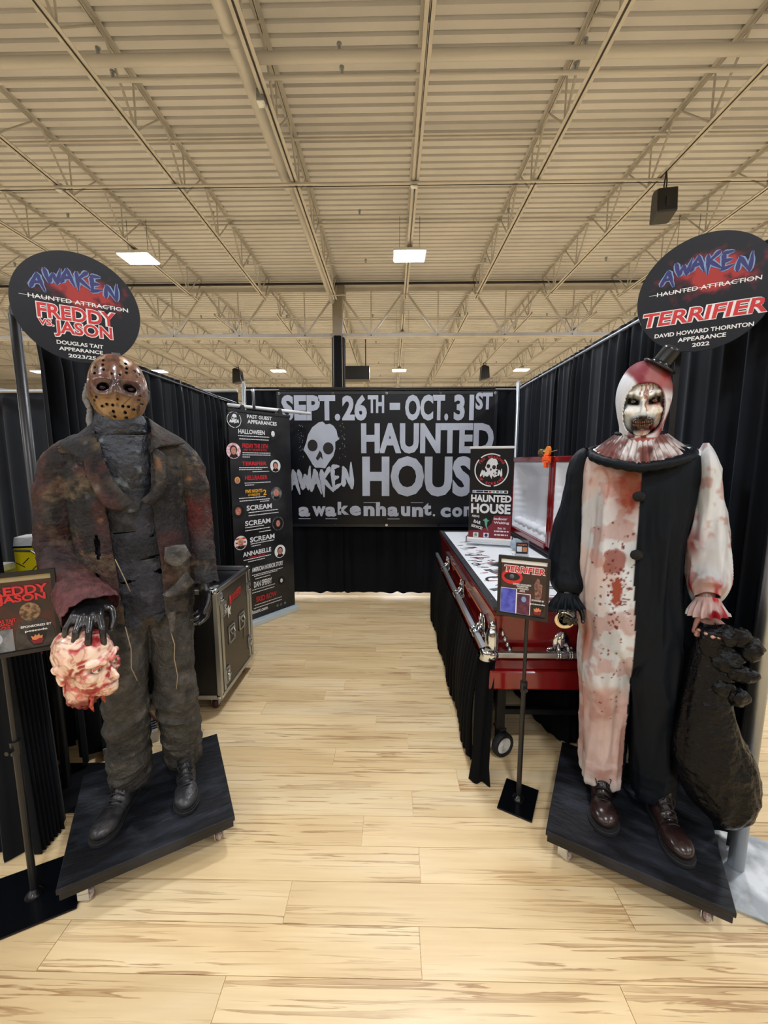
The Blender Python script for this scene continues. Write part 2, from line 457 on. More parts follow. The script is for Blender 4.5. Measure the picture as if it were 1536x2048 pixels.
# ------------------------------------------------------------ ceiling: ribbed deck, joists, girder, pipes
ZD, ZB = 6.46, 5.80
JX0, JS = .358, 1.826
dk = MB()
y = -3.0
P_ = .152
while y < 41:
    X0, X1 = -26, 26
    dk.add([(X0, y, ZD), (X1, y, ZD), (X1, y + .095, ZD), (X0, y + .095, ZD)], [(0, 1, 2, 3)])
    dk.add([(X0, y + .095, ZD), (X1, y + .095, ZD), (X1, y + .108, ZD + .038), (X0, y + .108, ZD + .038)], [(0, 1, 2, 3)])
    dk.add([(X0, y + .108, ZD + .038), (X1, y + .108, ZD + .038), (X1, y + .139, ZD + .038), (X0, y + .139, ZD + .038)], [(0, 1, 2, 3)])
    dk.add([(X0, y + .139, ZD + .038), (X1, y + .139, ZD + .038), (X1, y + P_, ZD), (X0, y + P_, ZD)], [(0, 1, 2, 3)])
    y += P_
dk.b2(-30, 30, -22, -3, ZD, ZD + .1)
ceiling = dk.build('ceiling', M['deck'], recalc=False); ceiling['kind'] = 'structure'
GY = [-1.4, 11.4, 24.2, 37.0]
def chord(x, y0, y1, z, up):
    b = MB()
    for s in (-1, 1):
        b.b2(x + s * .006, x + s * .052, y0, y1, z, z + .006) if s > 0 else b.b2(x - .052, x - .006, y0, y1, z, z + .006)
        xs = x + s * .009
        b.b2(xs - .003, xs + .003, y0, y1, z if up else z - .045, z + .045 if up else z)
    return b
sd = MB(); sd.cyl((0, 0, 0), (0, .61, ZD - ZB - .05), .013, n=6); diag = sd.mesh('web_strut', M['steel'])
sv = MB(); sv.cyl((0, 0, 0), (0, 0, ZD - ZB - .05), .013, n=6); vert = sv.mesh('web_strut', M['steel'])
sb = MB(); sb.cyl((0, 0, 0), (0, -.5, ZD - ZB - .05), .017, n=6); bdiag = sb.mesh('web_strut', M['steel'])
for bay in range(3):
    y0, y1 = GY[bay] + .12, GY[bay + 1] - .12
    lo = y0 + .45; hi = y1 - .35
    nj = 6 if bay == 0 else (9 if bay == 1 else 12)
    for k in range(-nj, nj + 1):
        x = JX0 + k * JS
        j = chord(x, lo, hi, ZB, True)
        jo = j.build('roof_joist', M['steel'], ceiling, recalc=False)
        chord(x, y0, y1, ZD - .007, False).build('top_chord', M['steel'], jo, recalc=False)
        far = MB()
        yy = lo + .35
        while yy < hi - .3:
            if bay == 0 and yy > 2.0:
                for me in (diag, vert, bdiag):
                    s = link('web_strut', me, jo); s.location = (x, yy, ZB + .03)
            elif bay > 0:
                zt = ZD - .02
                far.beam((x, yy, ZB + .02), (x, yy + .6, zt), .024, .024); far.beam((x, yy, ZB + .02), (x, yy, zt), .024, .024)
                far.beam((x, yy, ZB + .02), (x, yy - .5, zt), .024, .024)
            yy += 1.22
        if bay == 0:
            for (ya, za, yb, zb) in ((hi - .05, ZB + .03, hi + .35, ZD - .03), (lo + .05, ZB + .03, lo - .35, ZD - .03)):
                s = MB(); s.beam((x, ya, za), (x, yb, zb), .03, .03); s.build('web_strut', M['steel'], jo)
        if far.v:
            fo = far.build('web_struts', M['steel'], jo); fo['kind'] = 'stuff'
# girders across
for gy in GY[1:3]:
    b = MB()
    for s in (-1, 1):
        b.b2(-24, 24, gy + s * .06 - .05, gy + s * .06 + .05, 6.28, 6.29); b.b2(-24, 24, gy + s * .012 - .006, gy + s * .012 + .006, 6.18, 6.29)
    g = b.build('roof_girder', M['steel'], ceiling)
    b = MB()
    for s in (-1, 1):
        b.b2(-24, 24, gy + s * .06 - .05, gy + s * .06 + .05, 4.98, 4.99); b.b2(-24, 24, gy + s * .012 - .006, gy + s * .012 + .006, 4.99, 5.09)
    b.build('bottom_chord', M['steel'], g)
    for k in range(-12, 13):
        x = JX0 + k * JS; xm = x + JS / 2
        if abs(x) > 22: continue
        for (a, c) in (((x, 6.22), (xm, 5.03)), ((x + JS, 6.22), (xm, 5.03)), ((xm, 6.22), (xm, 5.03))):
            s = MB(); wd = .05 if a[0] != xm else .028
            s.beam((a[0], gy, a[1]), (c[0], gy, c[1]), wd, wd); s.build('girder_strut', M['steel'], g)
# bridging lines and pipes running across the hall
def cross_line(y, z, r, name='bridging_angle', m='steel', x0=-20, x1=20, n=8):
    b = MB()
    if name == 'bridging_angle': b.b2(x0, x1, y - r, y + r, z - r, z + r * .4)
    else: b.cyl((x0, y, z), (x1, y, z), r, n=n)
    return b.build(name, M[m], ceiling, smooth=name != 'bridging_angle')
for y_ in (4.4, 8.7, 14.2, 17.5, 20.8): cross_line(y_, ZD - .06, .018)
cross_line(6.55, ZB - .02, .016); cross_line(6.62, ZB - .02, .006, 'electrical_conduit', 'black_metal'); cross_line(6.50, ZD - .1, .018)
cross_line(10.6, ZB - .02, .012); cross_line(11.05, 6.24, .035, 'black_pipe', 'black_metal')
for (y_, z_, r_) in ((5.05, 6.12, .055), (5.28, 6.12, .024), (7.95, 6.12, .02), (9.75, 6.12, .02), (13.2, 6.12, .022), (16.0, 6.12, .022), (19.2, 6.12, .022), (22.0, 6.12, .022)):
    p = cross_line(y_, z_, r_, 'sprinkler_pipe', 'pipe')
    for k in range(-6, 7):
        x = JX0 - .95 + k * 2.74
        h = MB(); h.cyl((x, y_, z_ + r_), (x, y_, z_ + r_ + .05), .012, n=8); h.cyl((x, y_, z_ + r_ + .05), (x, y_, z_ + r_ + .075), .03, n=10)
        h.beam((x - .02, y_, z_ + r_), (x - .02, y_, z_ + r_ + .05), .005, .005); h.beam((x + .02, y_, z_ + r_), (x + .02, y_, z_ + r_ + .05), .005, .005)
        h.build('sprinkler_head', M['alu_dull'], p)
# big drain pipe beside the column-line joist
b = MB(); XP = -1.64
b.cyl((XP, 1.0, 5.96), (XP, 6.9, 5.94), .082, n=20); b.cyl((XP + .05, 6.6, 5.93), (XP + .05, 11.3, 5.9), .072, n=20)
for yy in (4.6, 6.75, 8.8): b.cyl((XP + (.05 if yy > 6.7 else 0), yy - .06, 5.95), (XP + (.05 if yy > 6.7 else 0), yy + .06, 5.95), .096, n=20)
b.build('drain_pipe', M['pipe'], ceiling, smooth=True, angle=True)
b = MB(); b.box((-1.52, 5.15, 5.80), (.09, .1, .13)); b.build('junction_box', M['zinc'], ceiling)
b = MB(); b.box((JX0 - .02, 6.6, 5.79), (.1, .08, .09)); b.build('junction_box', M['zinc'], ceiling)
b = MB(); b.box((-5.12, 6.6, 5.79), (.1, .08, .09)); b.build('junction_box', M['zinc'], ceiling)
# column
b = MB(); b.b2(-1.60, -1.34, 11.28, 11.52, 0, 6.3); b.b2(-1.68, -1.26, 11.2, 11.6, 6.05, 6.3)
c_ = b.build('steel_column', mat('column_paint', (140, 134, 124), .5)); tag(c_, 'grey steel roof column with black wrapped lower part behind the banner', 'column')
b = MB()
P, U, W = loft([(-1.47, 11.4, 5.0, .17, .17), (-1.47, 11.4, 2.5, .18, .18), (-1.47, 11.4, .02, .19, .19)], 40, 12, disp=lambda u, v, p: .012 * np.sin(u * 9))
b.grid([tuple(p) for p in P], 40, 12, True); b.build('column_wrap', M['drape_dark'], c_, smooth=True)
# hall walls
wm = mat('hall_wall_paint', (190, 176, 150), .8)
for nm, bx in (('wall_back', (-30, 30, 41.6, 42)), ('wall_front', (-30, 30, -22, -21.6)), ('wall_left', (-30, -29.6, -22, 42)), ('wall_right', (29.6, 30, -22, 42))):
    b = MB(); b.b2(*bx, -.2, ZD + .2); o = b.build(nm, wm); o['kind'] = 'structure'
b = MB(); b.box((-1.4, 16.0, 5.0), (1.1, .5, .5)); b.box((-1.4, 15.74, 5.0), (1.0, .02, .4)); 
o = b.build('heater_unit', M['black_metal'])
for xx in (-1.8, -1.0):
    b = MB(); b.cyl((xx, 16, 5.22), (xx, 16, 6.4), .02); b.build('hanger', M['black_metal'], o)
tag(o, 'dark box-shaped unit hanging from the roof behind the column', 'heater')

# lamps
lmat = mat('led_panel_light', (255, 255, 255), .5, emit=(255, 250, 240), es=14.0)
hb = MB(); hb.b2(-.32, .32, -.23, .23, .02, .07); hb.b2(-.1, .1, -.08, .08, .07, .14)
hbm = hb.mesh('housing', M['white_plastic'])
dm = MB(); dm.b2(-.30, .30, -.21, .21, .0, .02); dmm = dm.mesh('led_panel', lmat)
wr = MB(); wr.cyl((0, 0, .07), (0, 0, ZD - 5.66), .004, n=6); wrm = wr.mesh('hanger', M['black_metal'])
LD = bpy.data.lights.new('hall_lamp', 'AREA'); LD.shape = 'RECTANGLE'; LD.size = .6; LD.size_y = .42; LD.energy = LAMP_W; LD.color = LAMP_COL
where_x = {0: 'left', 1: 'middle', 2: 'right'}
where_y = {8.5: 'nearest row in view', 13.55: 'second row, by the girder', 18.5: 'third row, low over the drapes'}
for ry, yy in enumerate((-11.5, -6.5, -1.5, 3.5, 8.5, 13.55, 18.5, 23.5, 28.5, 33.5)):
    for kx in range(-3, 4):
        x = JX0 + kx * 5.48
        if yy in where_y and -1 <= kx <= 1: lab = 'glowing rectangular LED lamp, %s one of the %s' % (where_x[kx + 1], where_y[yy]); grp = None
        else: lab = 'rectangular LED high bay lamp hanging outside the three rows in view'; grp = 'high bay lamps beyond the picture'
        lx = LD; lo_ = bpy.data.objects.new('lamp_light', lx); COL.objects.link(lo_)
        t = thing('high_bay_lamp', lab, 'lamp', (x, yy, 5.66), 0, 'LED high bay lamps' if not grp else grp)
        lo_.parent = t; lo_.location = (0, 0, -.01)
        link('housing', hbm, t); link('led_panel', dmm, t); link('hanger', wrm, t, loc=(-.2, 0, 0)); link('hanger', wrm, t, loc=(.2, 0, 0))

# ------------------------------------------------------------ pipe and drape
def drape_panel(parent, p0, p1, z0, z1, n, amp, m, seed=0, name='drape_panel', flare=1.5):
    p0 = np.array(p0, float); p1 = np.array(p1, float); d = p1 - p0; L = np.linalg.norm(d); d /= L; nr = np.array([-d[1], d[0]])
    nu = int(n * 10); nv = 26; P = []
    s = np.linspace(0, 1, nu); rnd = np.random.RandomState(seed)
    ph = s * n * 2 * PI + 1.8 * np.sin(s * 7 + seed) + .9 * np.sin(s * 17 + seed * 2)
    am = .6 + .4 * np.sin(s * 11 + seed * 1.3) + .25 * np.sin(s * 29 + seed)
    for j in range(nv):
        t = j / (nv - 1); z = z1 + (z0 - z1) * t
        k = min(1, .35 + t * 8) * (1 + (flare - 1) * t)
        o = amp * k * am * np.sin(ph + .5 * t * np.sin(s * 9 + seed))
        if t < .03: o = o * .8
        sl = .3 * amp * np.cos(ph * 1.0 + .5) * k
        for i in range(nu):
            q = p0 + d * (s[i] * L + sl[i] * (0 if i in (0, nu - 1) else 1)) + nr * o[i]
            P.append((q[0], q[1], z + (.006 * math.sin(s[i] * 40) if j == nv - 1 else 0)))
    b = MB(); b.grid(P, nu, nv)
    return b.build(name, m, parent, smooth=True, recalc=False)

def upright(x, y, h, label, r=.024, plate=True, m='alu_dull', psz=.42, prz=0.0):
    t = thing('drape_upright', label, 'pole', (x, y, 0))
    b = MB(); b.cyl((0, 0, .01), (0, 0, h), r, n=20); b.build('pole', M[m], t, smooth=True)
    b = MB(); b.cyl((0, 0, h), (0, 0, h + .02), r * .7, n=16); b.build('cap', M[m], t)
    if plate:
        b = MB(); b.box((0, 0, .005), (psz, psz, .009), prz); b.cyl((0, 0, .009), (0, 0, .1), r * .8, n=16); b.build('base_plate', M['zinc'] if m != 'black_metal' else M['black_metal'], t, bevel=.002)
    return t

XR, XL, YB, HD = 1.42, -1.58, 4.57, 2.42
wr_ = thing('drape_wall', 'tall black pleated drape wall along the right side of the booth, behind the clown mannequin', 'drape', (0, 0, 0))
b = MB(); b.cyl((XR, 1.44, HD - .02), (XR, 4.55, HD - .02), .011); b.build('crossbar', M['alu_dull'], wr_)
for i in range(3):
    drape_panel(wr_, (XR + .0, 1.46 + i * 1.03), (XR + .0, 1.46 + (i + 1) * 1.03 + (.04 if i < 2 else -.006)), .02, HD + .01, 11, .026, M['drape'], i)
wb = thing('drape_wall', 'tall black drape wall across the back of the booth, behind the large banner', 'drape', (0, 0, 0))
b = MB(); b.cyl((-1.66, YB, HD - .02), (1.44, YB, HD - .02), .010); b.build('crossbar', M['alu_dull'], wb)
xs = [-1.64, -.60, .38, 1.39]
for i in range(3):
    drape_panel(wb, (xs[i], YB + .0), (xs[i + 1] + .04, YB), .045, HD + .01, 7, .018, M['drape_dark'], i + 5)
wl = thing('drape_wall', 'black pleated drape wall along the left side of the booth, behind the masked mannequin', 'drape', (0, 0, 0))
b = MB(); b.cyl((XL - .04, 1.80, 2.18), (-1.60, 4.3, 2.18), .011); b.build('crossbar', M['black_metal'], wl)
for i in range(2):
    a = 1.84 + i * 1.25; xa = -1.62 + i * .01
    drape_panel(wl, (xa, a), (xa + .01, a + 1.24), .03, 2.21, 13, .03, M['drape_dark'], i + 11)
upright(1.37, 1.40, 2.5, 'pale aluminium drape pole at the right front corner, on a scratched steel plate', .026, True, 'alu_dull', .40, math.radians(-28))
upright(1.395, 4.50, 2.46, 'slim aluminium drape pole in the back right corner beside the banner', .02)
upright(-1.64, 4.50, 2.46, 'drape pole in the back left corner behind the guest banner', .02)
upright(-1.60, 1.74, 2.22, 'dark drape pole at the left front corner behind the round sign', .020, True, 'black_metal', .30, math.radians(2))
# neighbouring booth: drapes to the left seen through the gap
wn = thing('drape_wall', 'far dark drape seen through the gap at the left edge', 'drape', (0, 0, 0))
b = MB(); b.cyl((-9, 4.6, 2.40), (-1.75, 4.6, 2.40), .02); b.build('crossbar', M['alu_dull'], wn)
for i in range(3): drape_panel(wn, (-7.0 + i * 1.75, 4.65), (-5.26 + i * 1.75, 4.65), .03, 2.41, 6, .02, M['drape'], i + 21)
wf = thing('drape_wall', 'dark drape edge hanging at the far left of the picture', 'drape', (0, 0, 0))
b = MB(); b.cyl((-2.75, 1.66, 2.36), (-1.70, 1.76, 2.36), .018); b.build('crossbar', M['black_metal'], wf)
drape_panel(wf, (-2.75, 1.66), (-1.80, 1.75), .03, 2.40, 9, .025, M['drape_dark'], 31)

# ------------------------------------------------------------ signs and banners
INK = {'w': M['white_ink'], 'r': M['red_ink'], 'y': M['yellow_ink'], 'g': M['silver_ink'], 'k': M['black_ink'], 'm': M['dark_red_ink']}
M['blue_ink'] = mat('violet_print', (34, 34, 104), .4)
M['orange_ink'] = mat('orange_print', (208, 130, 84), .45)
M['light_blue_ink'] = mat('pale_blue_print', (120, 150, 196), .4)
M['skin_ink'] = mat('printed_skin', (206, 150, 128), .45, c2=(170, 110, 92), scale=60)
M['hair_ink'] = mat('printed_dark_hair', (40, 28, 24), .45)
M['blond_ink'] = mat('printed_fair_hair', (206, 178, 128), .45)
M['red_hair_ink'] = mat('printed_auburn_hair', (150, 80, 64), .45)
M['grey_ink'] = mat('printed_grey', (120, 124, 130), .45, c2=(70, 74, 82), scale=20)
M['mint_ink'] = mat('printed_green', (96, 160, 136), .45)
M['photo_blue'] = mat('printed_blue_photo', (52, 54, 170), .45, c2=(98, 110, 210), scale=26, lo=.35, hi=.65)
M['photo_dark'] = mat('printed_dark_photo', (44, 30, 58), .45, c2=(112, 44, 70), scale=40, lo=.35, hi=.65)

def words(parent, items, z=.0012, name='lettering', bold=.025):
    """items: (text,x0,x1,y0,y1,ink[,shear,rot])"""
    for it in items:
        b = MB(); fit_text(b, it[0], it[1], it[2], it[3], it[4], bold if len(it) < 9 else it[8], z, shear=it[6] if len(it) > 6 else 0, rot=it[7] if len(it) > 7 else 0)
        b.build(name, INK[it[5]], parent, recalc=False)

def fine_print(parent, lines, hgt, ink='w', z=.0012, name='small_print', seed=1):
    rnd = random.Random(seed); b = MB()
    for x0, x1, y in lines:
        x = x0
        while x < x1:
            w_ = min(rnd.uniform(.8, 2.6) * hgt, x1 - x); b.add([(x, y - hgt / 2, z), (x + w_, y - hgt / 2, z), (x + w_, y + hgt / 2, z), (x, y + hgt / 2, z)], [(0, 1, 2, 3)]); x += w_ + hgt * .45
    o = b.build(name, INK[ink], parent, recalc=False); o['kind'] = 'stuff'

# --- large banner on the back drape
bx, bz = -.05, 1.611
ban = thing('banner', 'wide black vinyl banner with grey haunted house lettering hung across the back drape', 'banner', rot=(PI / 2, 0, 0), loc=(bx, 4.49, bz))
U_ = .0055
def lx(px): return (px - 770) * U_
def ly(py): return (918 - py) * U_
W2, H2 = 1.222, .758
b = MB(); nx, ny = 60, 30; P = []
for j in range(ny):
    for i in range(nx):
        x = -W2 + 2 * W2 * i / (nx - 1); y = H2 - 2 * H2 * j / (ny - 1)
        P.append((x, y, -.004 + .0015 * math.sin(x * 5 + y * 2) + .002 * math.sin(x * 9) * max(0, abs(y) / H2 - .6)))
b.grid(P, nx, ny); o = b.build('vinyl_sheet', M['print_black'], ban, smooth=True, recalc=False)
b = MB()
for (x0, x1, y0, y1) in ((-W2, W2, H2 - .03, H2), (-W2, W2, -H2, -H2 + .03), (-W2, -W2 + .03, -H2, H2), (W2 - .03, W2, -H2, H2)):
    b.b2(x0, x1, y0, y1, -.006, .0002)
b.build('hem', mat('hem_vinyl', (26, 30, 38), .3), ban)
gr = MB(); gr.lathe([(.006, .0005), (.013, .0005), (.013, .003), (.006, .003), (.006, .0005)], n=14); grm = gr.mesh('grommet', M['chrome'])
for k in range(5):
    for sy in (-1, 1): link('grommet', grm, ban, loc=(-W2 + .03 + k * (2 * W2 - .06) / 4, sy * (H2 - .022), 0))
zt = .0035
words(ban, [
 ('SEPT.', lx(557), lx(676), ly(838), ly(787), 'g'), ('26', lx(680), lx(730), ly(838), ly(787), 'g'), ('TH', lx(732), lx(765), ly(823), ly(788), 'g'),
 ('-', lx(776), lx(797), ly(817), ly(803), 'g'), ('OCT.', lx(807), lx(894), ly(838), ly(787), 'g'), ('31', lx(905), lx(945), ly(838), ly(787), 'g'),
 ('ST', lx(948), lx(982), ly(817), ly(783), 'g'), ('HAUNTED', lx(718), lx(987), ly(904), ly(843), 'g'), ('HOUSE', lx(720), lx(987), ly(992), ly(909), 'g')], z=zt, bold=.045)
word = 'awakenhaunt.com'; wx = [586, 615, 642, 668, 693, 722, 748, 772, 800, 823, 846, 866, 882, 906, 930]; ww = [24, 28, 23, 24, 24, 23, 21, 23, 19, 23, 17, 5, 21, 21, 27]
hh = {'k': 27, 'h': 29, 't': 27, '.': 5}
for ch, x, w_ in zip(word, wx, ww):
    dy = random.uniform(-2, 2); y1 = 1034 + dy - (2 if ch in 'kht' else 0)
    words(ban, [(ch, lx(x), lx(x + w_), ly(y1), ly(y1 - hh.get(ch, 21)), 'g')], z=zt, bold=.05)
b = MB()
for x in (586, 642, 772):
    b.add([(lx(x), ly(1039.5), zt), (lx(x + 25), ly(1039.5), zt), (lx(x + 25), ly(1038), zt), (lx(x), ly(1038), zt)], [(0, 1, 2, 3)])
for x in (722, 820):
    b.add([(lx(x), ly(1005), zt), (lx(x + 26), ly(1005), zt), (lx(x + 26), ly(1004.2), zt), (lx(x), ly(1004.2), zt)], [(0, 1, 2, 3)])
b.build('underline', M['silver_ink'], ban, recalc=False)
b = MB(); skull(b, lx(636), ly(889), .40, zt, 0, 1); b.build('skull_emblem', [M['silver_ink'], M['black_ink']], ban, recalc=False)
b = MB(); scrawl(b, 'AWAKEN', lx(568), lx(702), ly(975), ly(924), .20, zt + .001, rot=.06, seed=5); b.build('scrawled_lettering', M['silver_ink'], ban, recalc=False)
b = MB(); rnd = random.Random(4)
for k in range(70):
    sx = rnd.choice([-1, 1]); x = lx(636) + sx * rnd.uniform(.20, .27); y = ly(880) + rnd.uniform(-.2, .2); w_ = rnd.uniform(.002, .007)
    b.add([(x, y, zt), (x + w_, y, zt), (x + w_, y + w_ * rnd.uniform(1, 3), zt)], [(0, 1, 2)])
o = b.build('ink_specks', M['silver_ink'], ban, recalc=False); o['kind'] = 'stuff'
b = MB(); b.cyl((-1.2, H2 + .035, -.03), (1.2, H2 + .035, -.03), .012); b.build('hanging_rod', M['black_metal'], ban)
for k in range(5):
    b = MB(); b.beam((-W2 + .03 + k * .59, H2 - .02, .002), (-W2 + .03 + k * .59, H2 + .035, -.016), .004, .003); b.build('cable_tie', M['black_metal'], ban)

# --- round signs
def smoke_disc_mat():
    m = mat('printed_disc', (12, 17, 27), .35, spec=.35); nt = m.node_tree; N = nt.nodes; K = nt.links; bs = N['Principled BSDF']
    tc = N.new('ShaderNodeTexCoord'); mp = N.new('ShaderNodeMapping'); mp.inputs['Location'].default_value = (-.02 * 5.2, -.065 * 9, 0); mp.inputs['Scale'].default_value = (5.2, 9, 1)
    K.new(tc.outputs['Object'], mp.inputs[0]); ln = N.new('ShaderNodeVectorMath'); ln.operation = 'LENGTH'; K.new(mp.outputs[0], ln.inputs[0])
    n = N.new('ShaderNodeTexNoise'); n.inputs['Scale'].default_value = 16; n.inputs['Detail'].default_value = 8; K.new(tc.outputs['Object'], n.inputs['Vector'])
    a = N.new('ShaderNodeMath'); a.operation = 'MULTIPLY_ADD'; K.new(n.outputs['Fac'], a.inputs[0]); a.inputs[1].default_value = 2.0; K.new(ln.outputs['Value'], a.inputs[2])
    r = N.new('ShaderNodeValToRGB'); e = r.color_ramp.elements; e[0].position = .72; e[0].color = L4((160, 50, 48)); e[1].position = 1.0; e[1].color = L4((11, 16, 26))
    x = e.new(.86); x.color = L4((84, 26, 38)); d = N.new('ShaderNodeMath'); d.operation = 'MULTIPLY'; d.inputs[1].default_value = .56; K.new(a.outputs[0], d.inputs[0])
    K.new(d.outputs[0], r.inputs['Fac']); K.new(r.outputs['Color'], bs.inputs['Base Color']); return m
M['disc'] = smoke_disc_mat()
def round_sign(label, loc, rz, R, s, items, bars, polex, base_z):
    t = thing('round_sign', label, 'sign', loc, rot=(PI / 2, 0, rz))
    b = MB(); b.poly([(R * math.cos(2 * PI * i / 72), R * math.sin(2 * PI * i / 72)) for i in range(72)], -.005, 0); b.build('disc_panel', M['disc'], t)
    b = MB(); scrawl(b, 'AWAKEN', -.150 * s, .150 * s, .045 * s, .115 * s, .36, .0010, rot=0, seed=9, arch=.75); b.build('scrawl_outline', M['light_blue_ink'], t, recalc=False)
    b = MB(); scrawl(b, 'AWAKEN', -.150 * s, .150 * s, .045 * s, .115 * s, .22, .0016, rot=0, seed=9, arch=.75); b.build('scrawled_lettering', M['blue_ink'], t, recalc=False)
    words(t, [('HAUNTED ATTRACTION', -.162 * s, .178 * s, .014 * s, .031 * s, 'w', 0, 0, .012)], z=.0014)
    b = MB(); b.add([(-.19 * s, .0215 * s, .0013), (.17 * s, .0215 * s, .0013), (.17 * s, .023 * s, .0013), (-.19 * s, .023 * s, .0013)], [(0, 1, 2, 3)]); b.build('strike_line', M['white_ink'], t, recalc=False)
    for it in items:
        if it[5] == 'o':
            for (bd, ink, z) in ((.075, 'w', .0011), (.025, 'r', .0017)):
                bb = MB(); g = .003 if ink == 'w' else 0; fit_text(bb, it[0], it[1] * s - g, it[2] * s + g, it[3] * s - g, it[4] * s + g, bd, z, shear=it[6]); bb.build('lettering', INK[ink], t, recalc=False)
        else: words(t, [(it[0], it[1] * s, it[2] * s, it[3] * s, it[4] * s, it[5])], z=.0014)
    b = MB(); b.beam((polex, -loc[2] + base_z, -.125), (polex, .03, -.125), .02, .02, up=(0, 0, 1)); b.box((polex, .02, -.062), (.03, .03, .115)); b.build('support_pole', M['black_metal'], t)
    return t
round_sign('black round sign above the masked mannequin, red smoke print and slanted red serif lettering', (-1.324, 1.745, 2.243), math.radians(31), .222, 1.0,
 [('FREDDY', -.138, .128, -.056, .001, 'o', 0), ('VS.', -.137, -.089, -.086, -.062, 'o', 0), ('JASON', -.088, .112, -.125, -.060, 'o', 0),
  ('DOUGLAS TAIT', -.085, .075, -.155, -.139, 'w'), ('APPEARANCE', -.079, .072, -.179, -.164, 'w'), ('2023/25', -.05, .046, -.205, -.190, 'w')], 0, .02, .15)
round_sign('black round sign above the clown mannequin, red block lettering outlined in white', (1.189, 1.619, 2.237), math.radians(-29), .2135, .92,
 [('TERRIFIER', -.205, .203, -.108, -.052, 'o', .12), ('DAVID HOWARD THORNTON', -.158, .169, -.158, -.141, 'w'),
  ('APPEARANCE', -.074, .086, -.186, -.169, 'w'), ('2022', -.023, .035, -.212, -.196, 'w')], 0, -.05, .15)
b = MB(); b.cyl((-1.572, 1.73, 2.222), (-1.52, 1.70, 2.225), .012); b.lathe([(.012, -.012), (.028, -.012), (.028, .012), (.012, .012), (.012, -.012)], (-1.545, 1.70, 2.222), 16, M=Matrix.Rotation(PI / 2, 3, 'X'))
o = b.build('clamp', M['black_gloss']); tag(o, 'black metal clamp and ring joining the left round sign to the drape pole', 'clamp')

# --- past guest banner (left, roll-up)
gb = thing('rollup_banner', 'tall narrow roll-up banner listing past guest appearances, left of the big banner', 'banner', rot=(PI / 2, 0, math.radians(53.5)), loc=(-1.248, 3.846, 0))
b = MB(); b.b2(-.345, .345, .05, 2.045, -.003, 0); b.build('printed_sheet', mat('guest_banner_print', (24, 25, 28), .3, c2=(58, 60, 62), scale=2.4, lo=.42, hi=.75), gb)
b = MB(); b.b2(-.35, .35, 2.045, 2.07, -.012, .008); b.build('top_rail', M['black_metal'], gb, bevel=.002)
b = MB(); b.b2(-.36, .36, .0, .055, -.09, .06); b.build('base_cassette', mat('pale_aluminium', (206, 222, 232), .35, .3), gb, bevel=.008)
b = MB(); b.cyl((0, .05, -.04), (0, 2.05, -.012), .01); b.build('support_rod', M['alu_dull'], gb)
items = [('PAST GUEST', -.151, .124, 2.000, 2.034, 'w'), ('APPEARANCES', -.149, .182, 1.952, 1.988, 'w'), ('HALLOWEEN', -.248, .037, 1.854, 1.896, 'w'), ('FRIDAY THE 13TH', -.213, .068, 1.725, 1.767, 'r'),
 ('PART VII - THE NEW BLOOD', -.200, .051, 1.699, 1.718, 'r'), ('TERRIFIER', -.226, .045, 1.563, 1.599, 'r'), ('HELLRAISER', -.200, .049, 1.426, 1.469, 'r'), ('FIVE NIGHTS', -.203, -.016, 1.303, 1.336, 'y'),
 ("AT FREDDY'S", -.176, -.044, 1.272, 1.296, 'y'), ('2', -.008, .032, 1.273, 1.327, 'y'), ('SCREAM', -.198, .088, 1.136, 1.185, 'w'), ('SCREAM', -.221, .066, .991, 1.040, 'w'), ('SCREAM', -.176, .108, .826, .876, 'w'),
 ('ANNABELLE', -.259, .062, .699, .744, 'w'), ('COMES HOME', -.205, -.008, .675, .690, 'r'), ('AMERICAN HORROR STORY', -.170, .202, .529, .575, 'w'), ('DAN SPERRY', -.154, .057, .370, .431, 'w'), ('SKID ROW', -.136, .109, .217, .274, 'r'),
 ('awakenhaunt.com', -.320, -.006, .111, .151, 'w')]
words(gb, items)
fine_print(gb, [(-.251, .086, 1.835), (-.244, .078, 1.807), (-.214, .096, 1.681), (-.215, .095, 1.662), (-.216, -.137, 1.642), (-.257, .055, 1.543), (-.258, -.01, 1.525), (-.117, .071, 1.504), (-.207, .084, 1.399), (-.203, -.106, 1.379),
 (-.272, .018, 1.259), (-.268, .07, 1.233), (-.047, .058, 1.214), (-.178, .162, 1.117), (-.18, .167, 1.087), (-.223, -.012, .976), (-.224, .057, .947), (-.072, .068, .916), (-.171, .1, .811), (-.162, -.061, .788), (-.254, .057, .666),
 (-.207, -.016, .643), (-.169, .2, .5), (-.148, .129, .484), (-.138, .042, .457), (-.176, .092, .352), (-.178, .085, .323), (-.155, .174, .193), (-.168, .173, .163)], .008)
M['pink_ink'] = mat('printed_pink', (214, 140, 150), .45, c2=(240, 220, 225), scale=40)
por = [(.132, 1.870, .058, 'k', 'white_ink', 'hair_ink'), (-.305, 1.696, .072, 'pink', 'skin_ink', 'hair_ink'), (.149, 1.555, .062, 'w', 'skin_ink', 'hair_ink'), (-.281, 1.422, .055, 'k', 'skin_ink', 'yellow_ink'), (.149, 1.279, .066, 'grey', 'skin_ink', 'skin_ink'),
 (-.287, 1.135, .066, 'k', 'skin_ink', 'red_hair_ink'), (.157, .971, .070, 'ring', 'skin_ink', 'hair_ink'), (-.276, .840, .067, 'stripe', 'skin_ink', 'blond_ink'), (.170, .679, .068, 'w', 'skin_ink', 'hair_ink'), (.175, .366, .045, 'k', 'white_ink', 'hair_ink')]
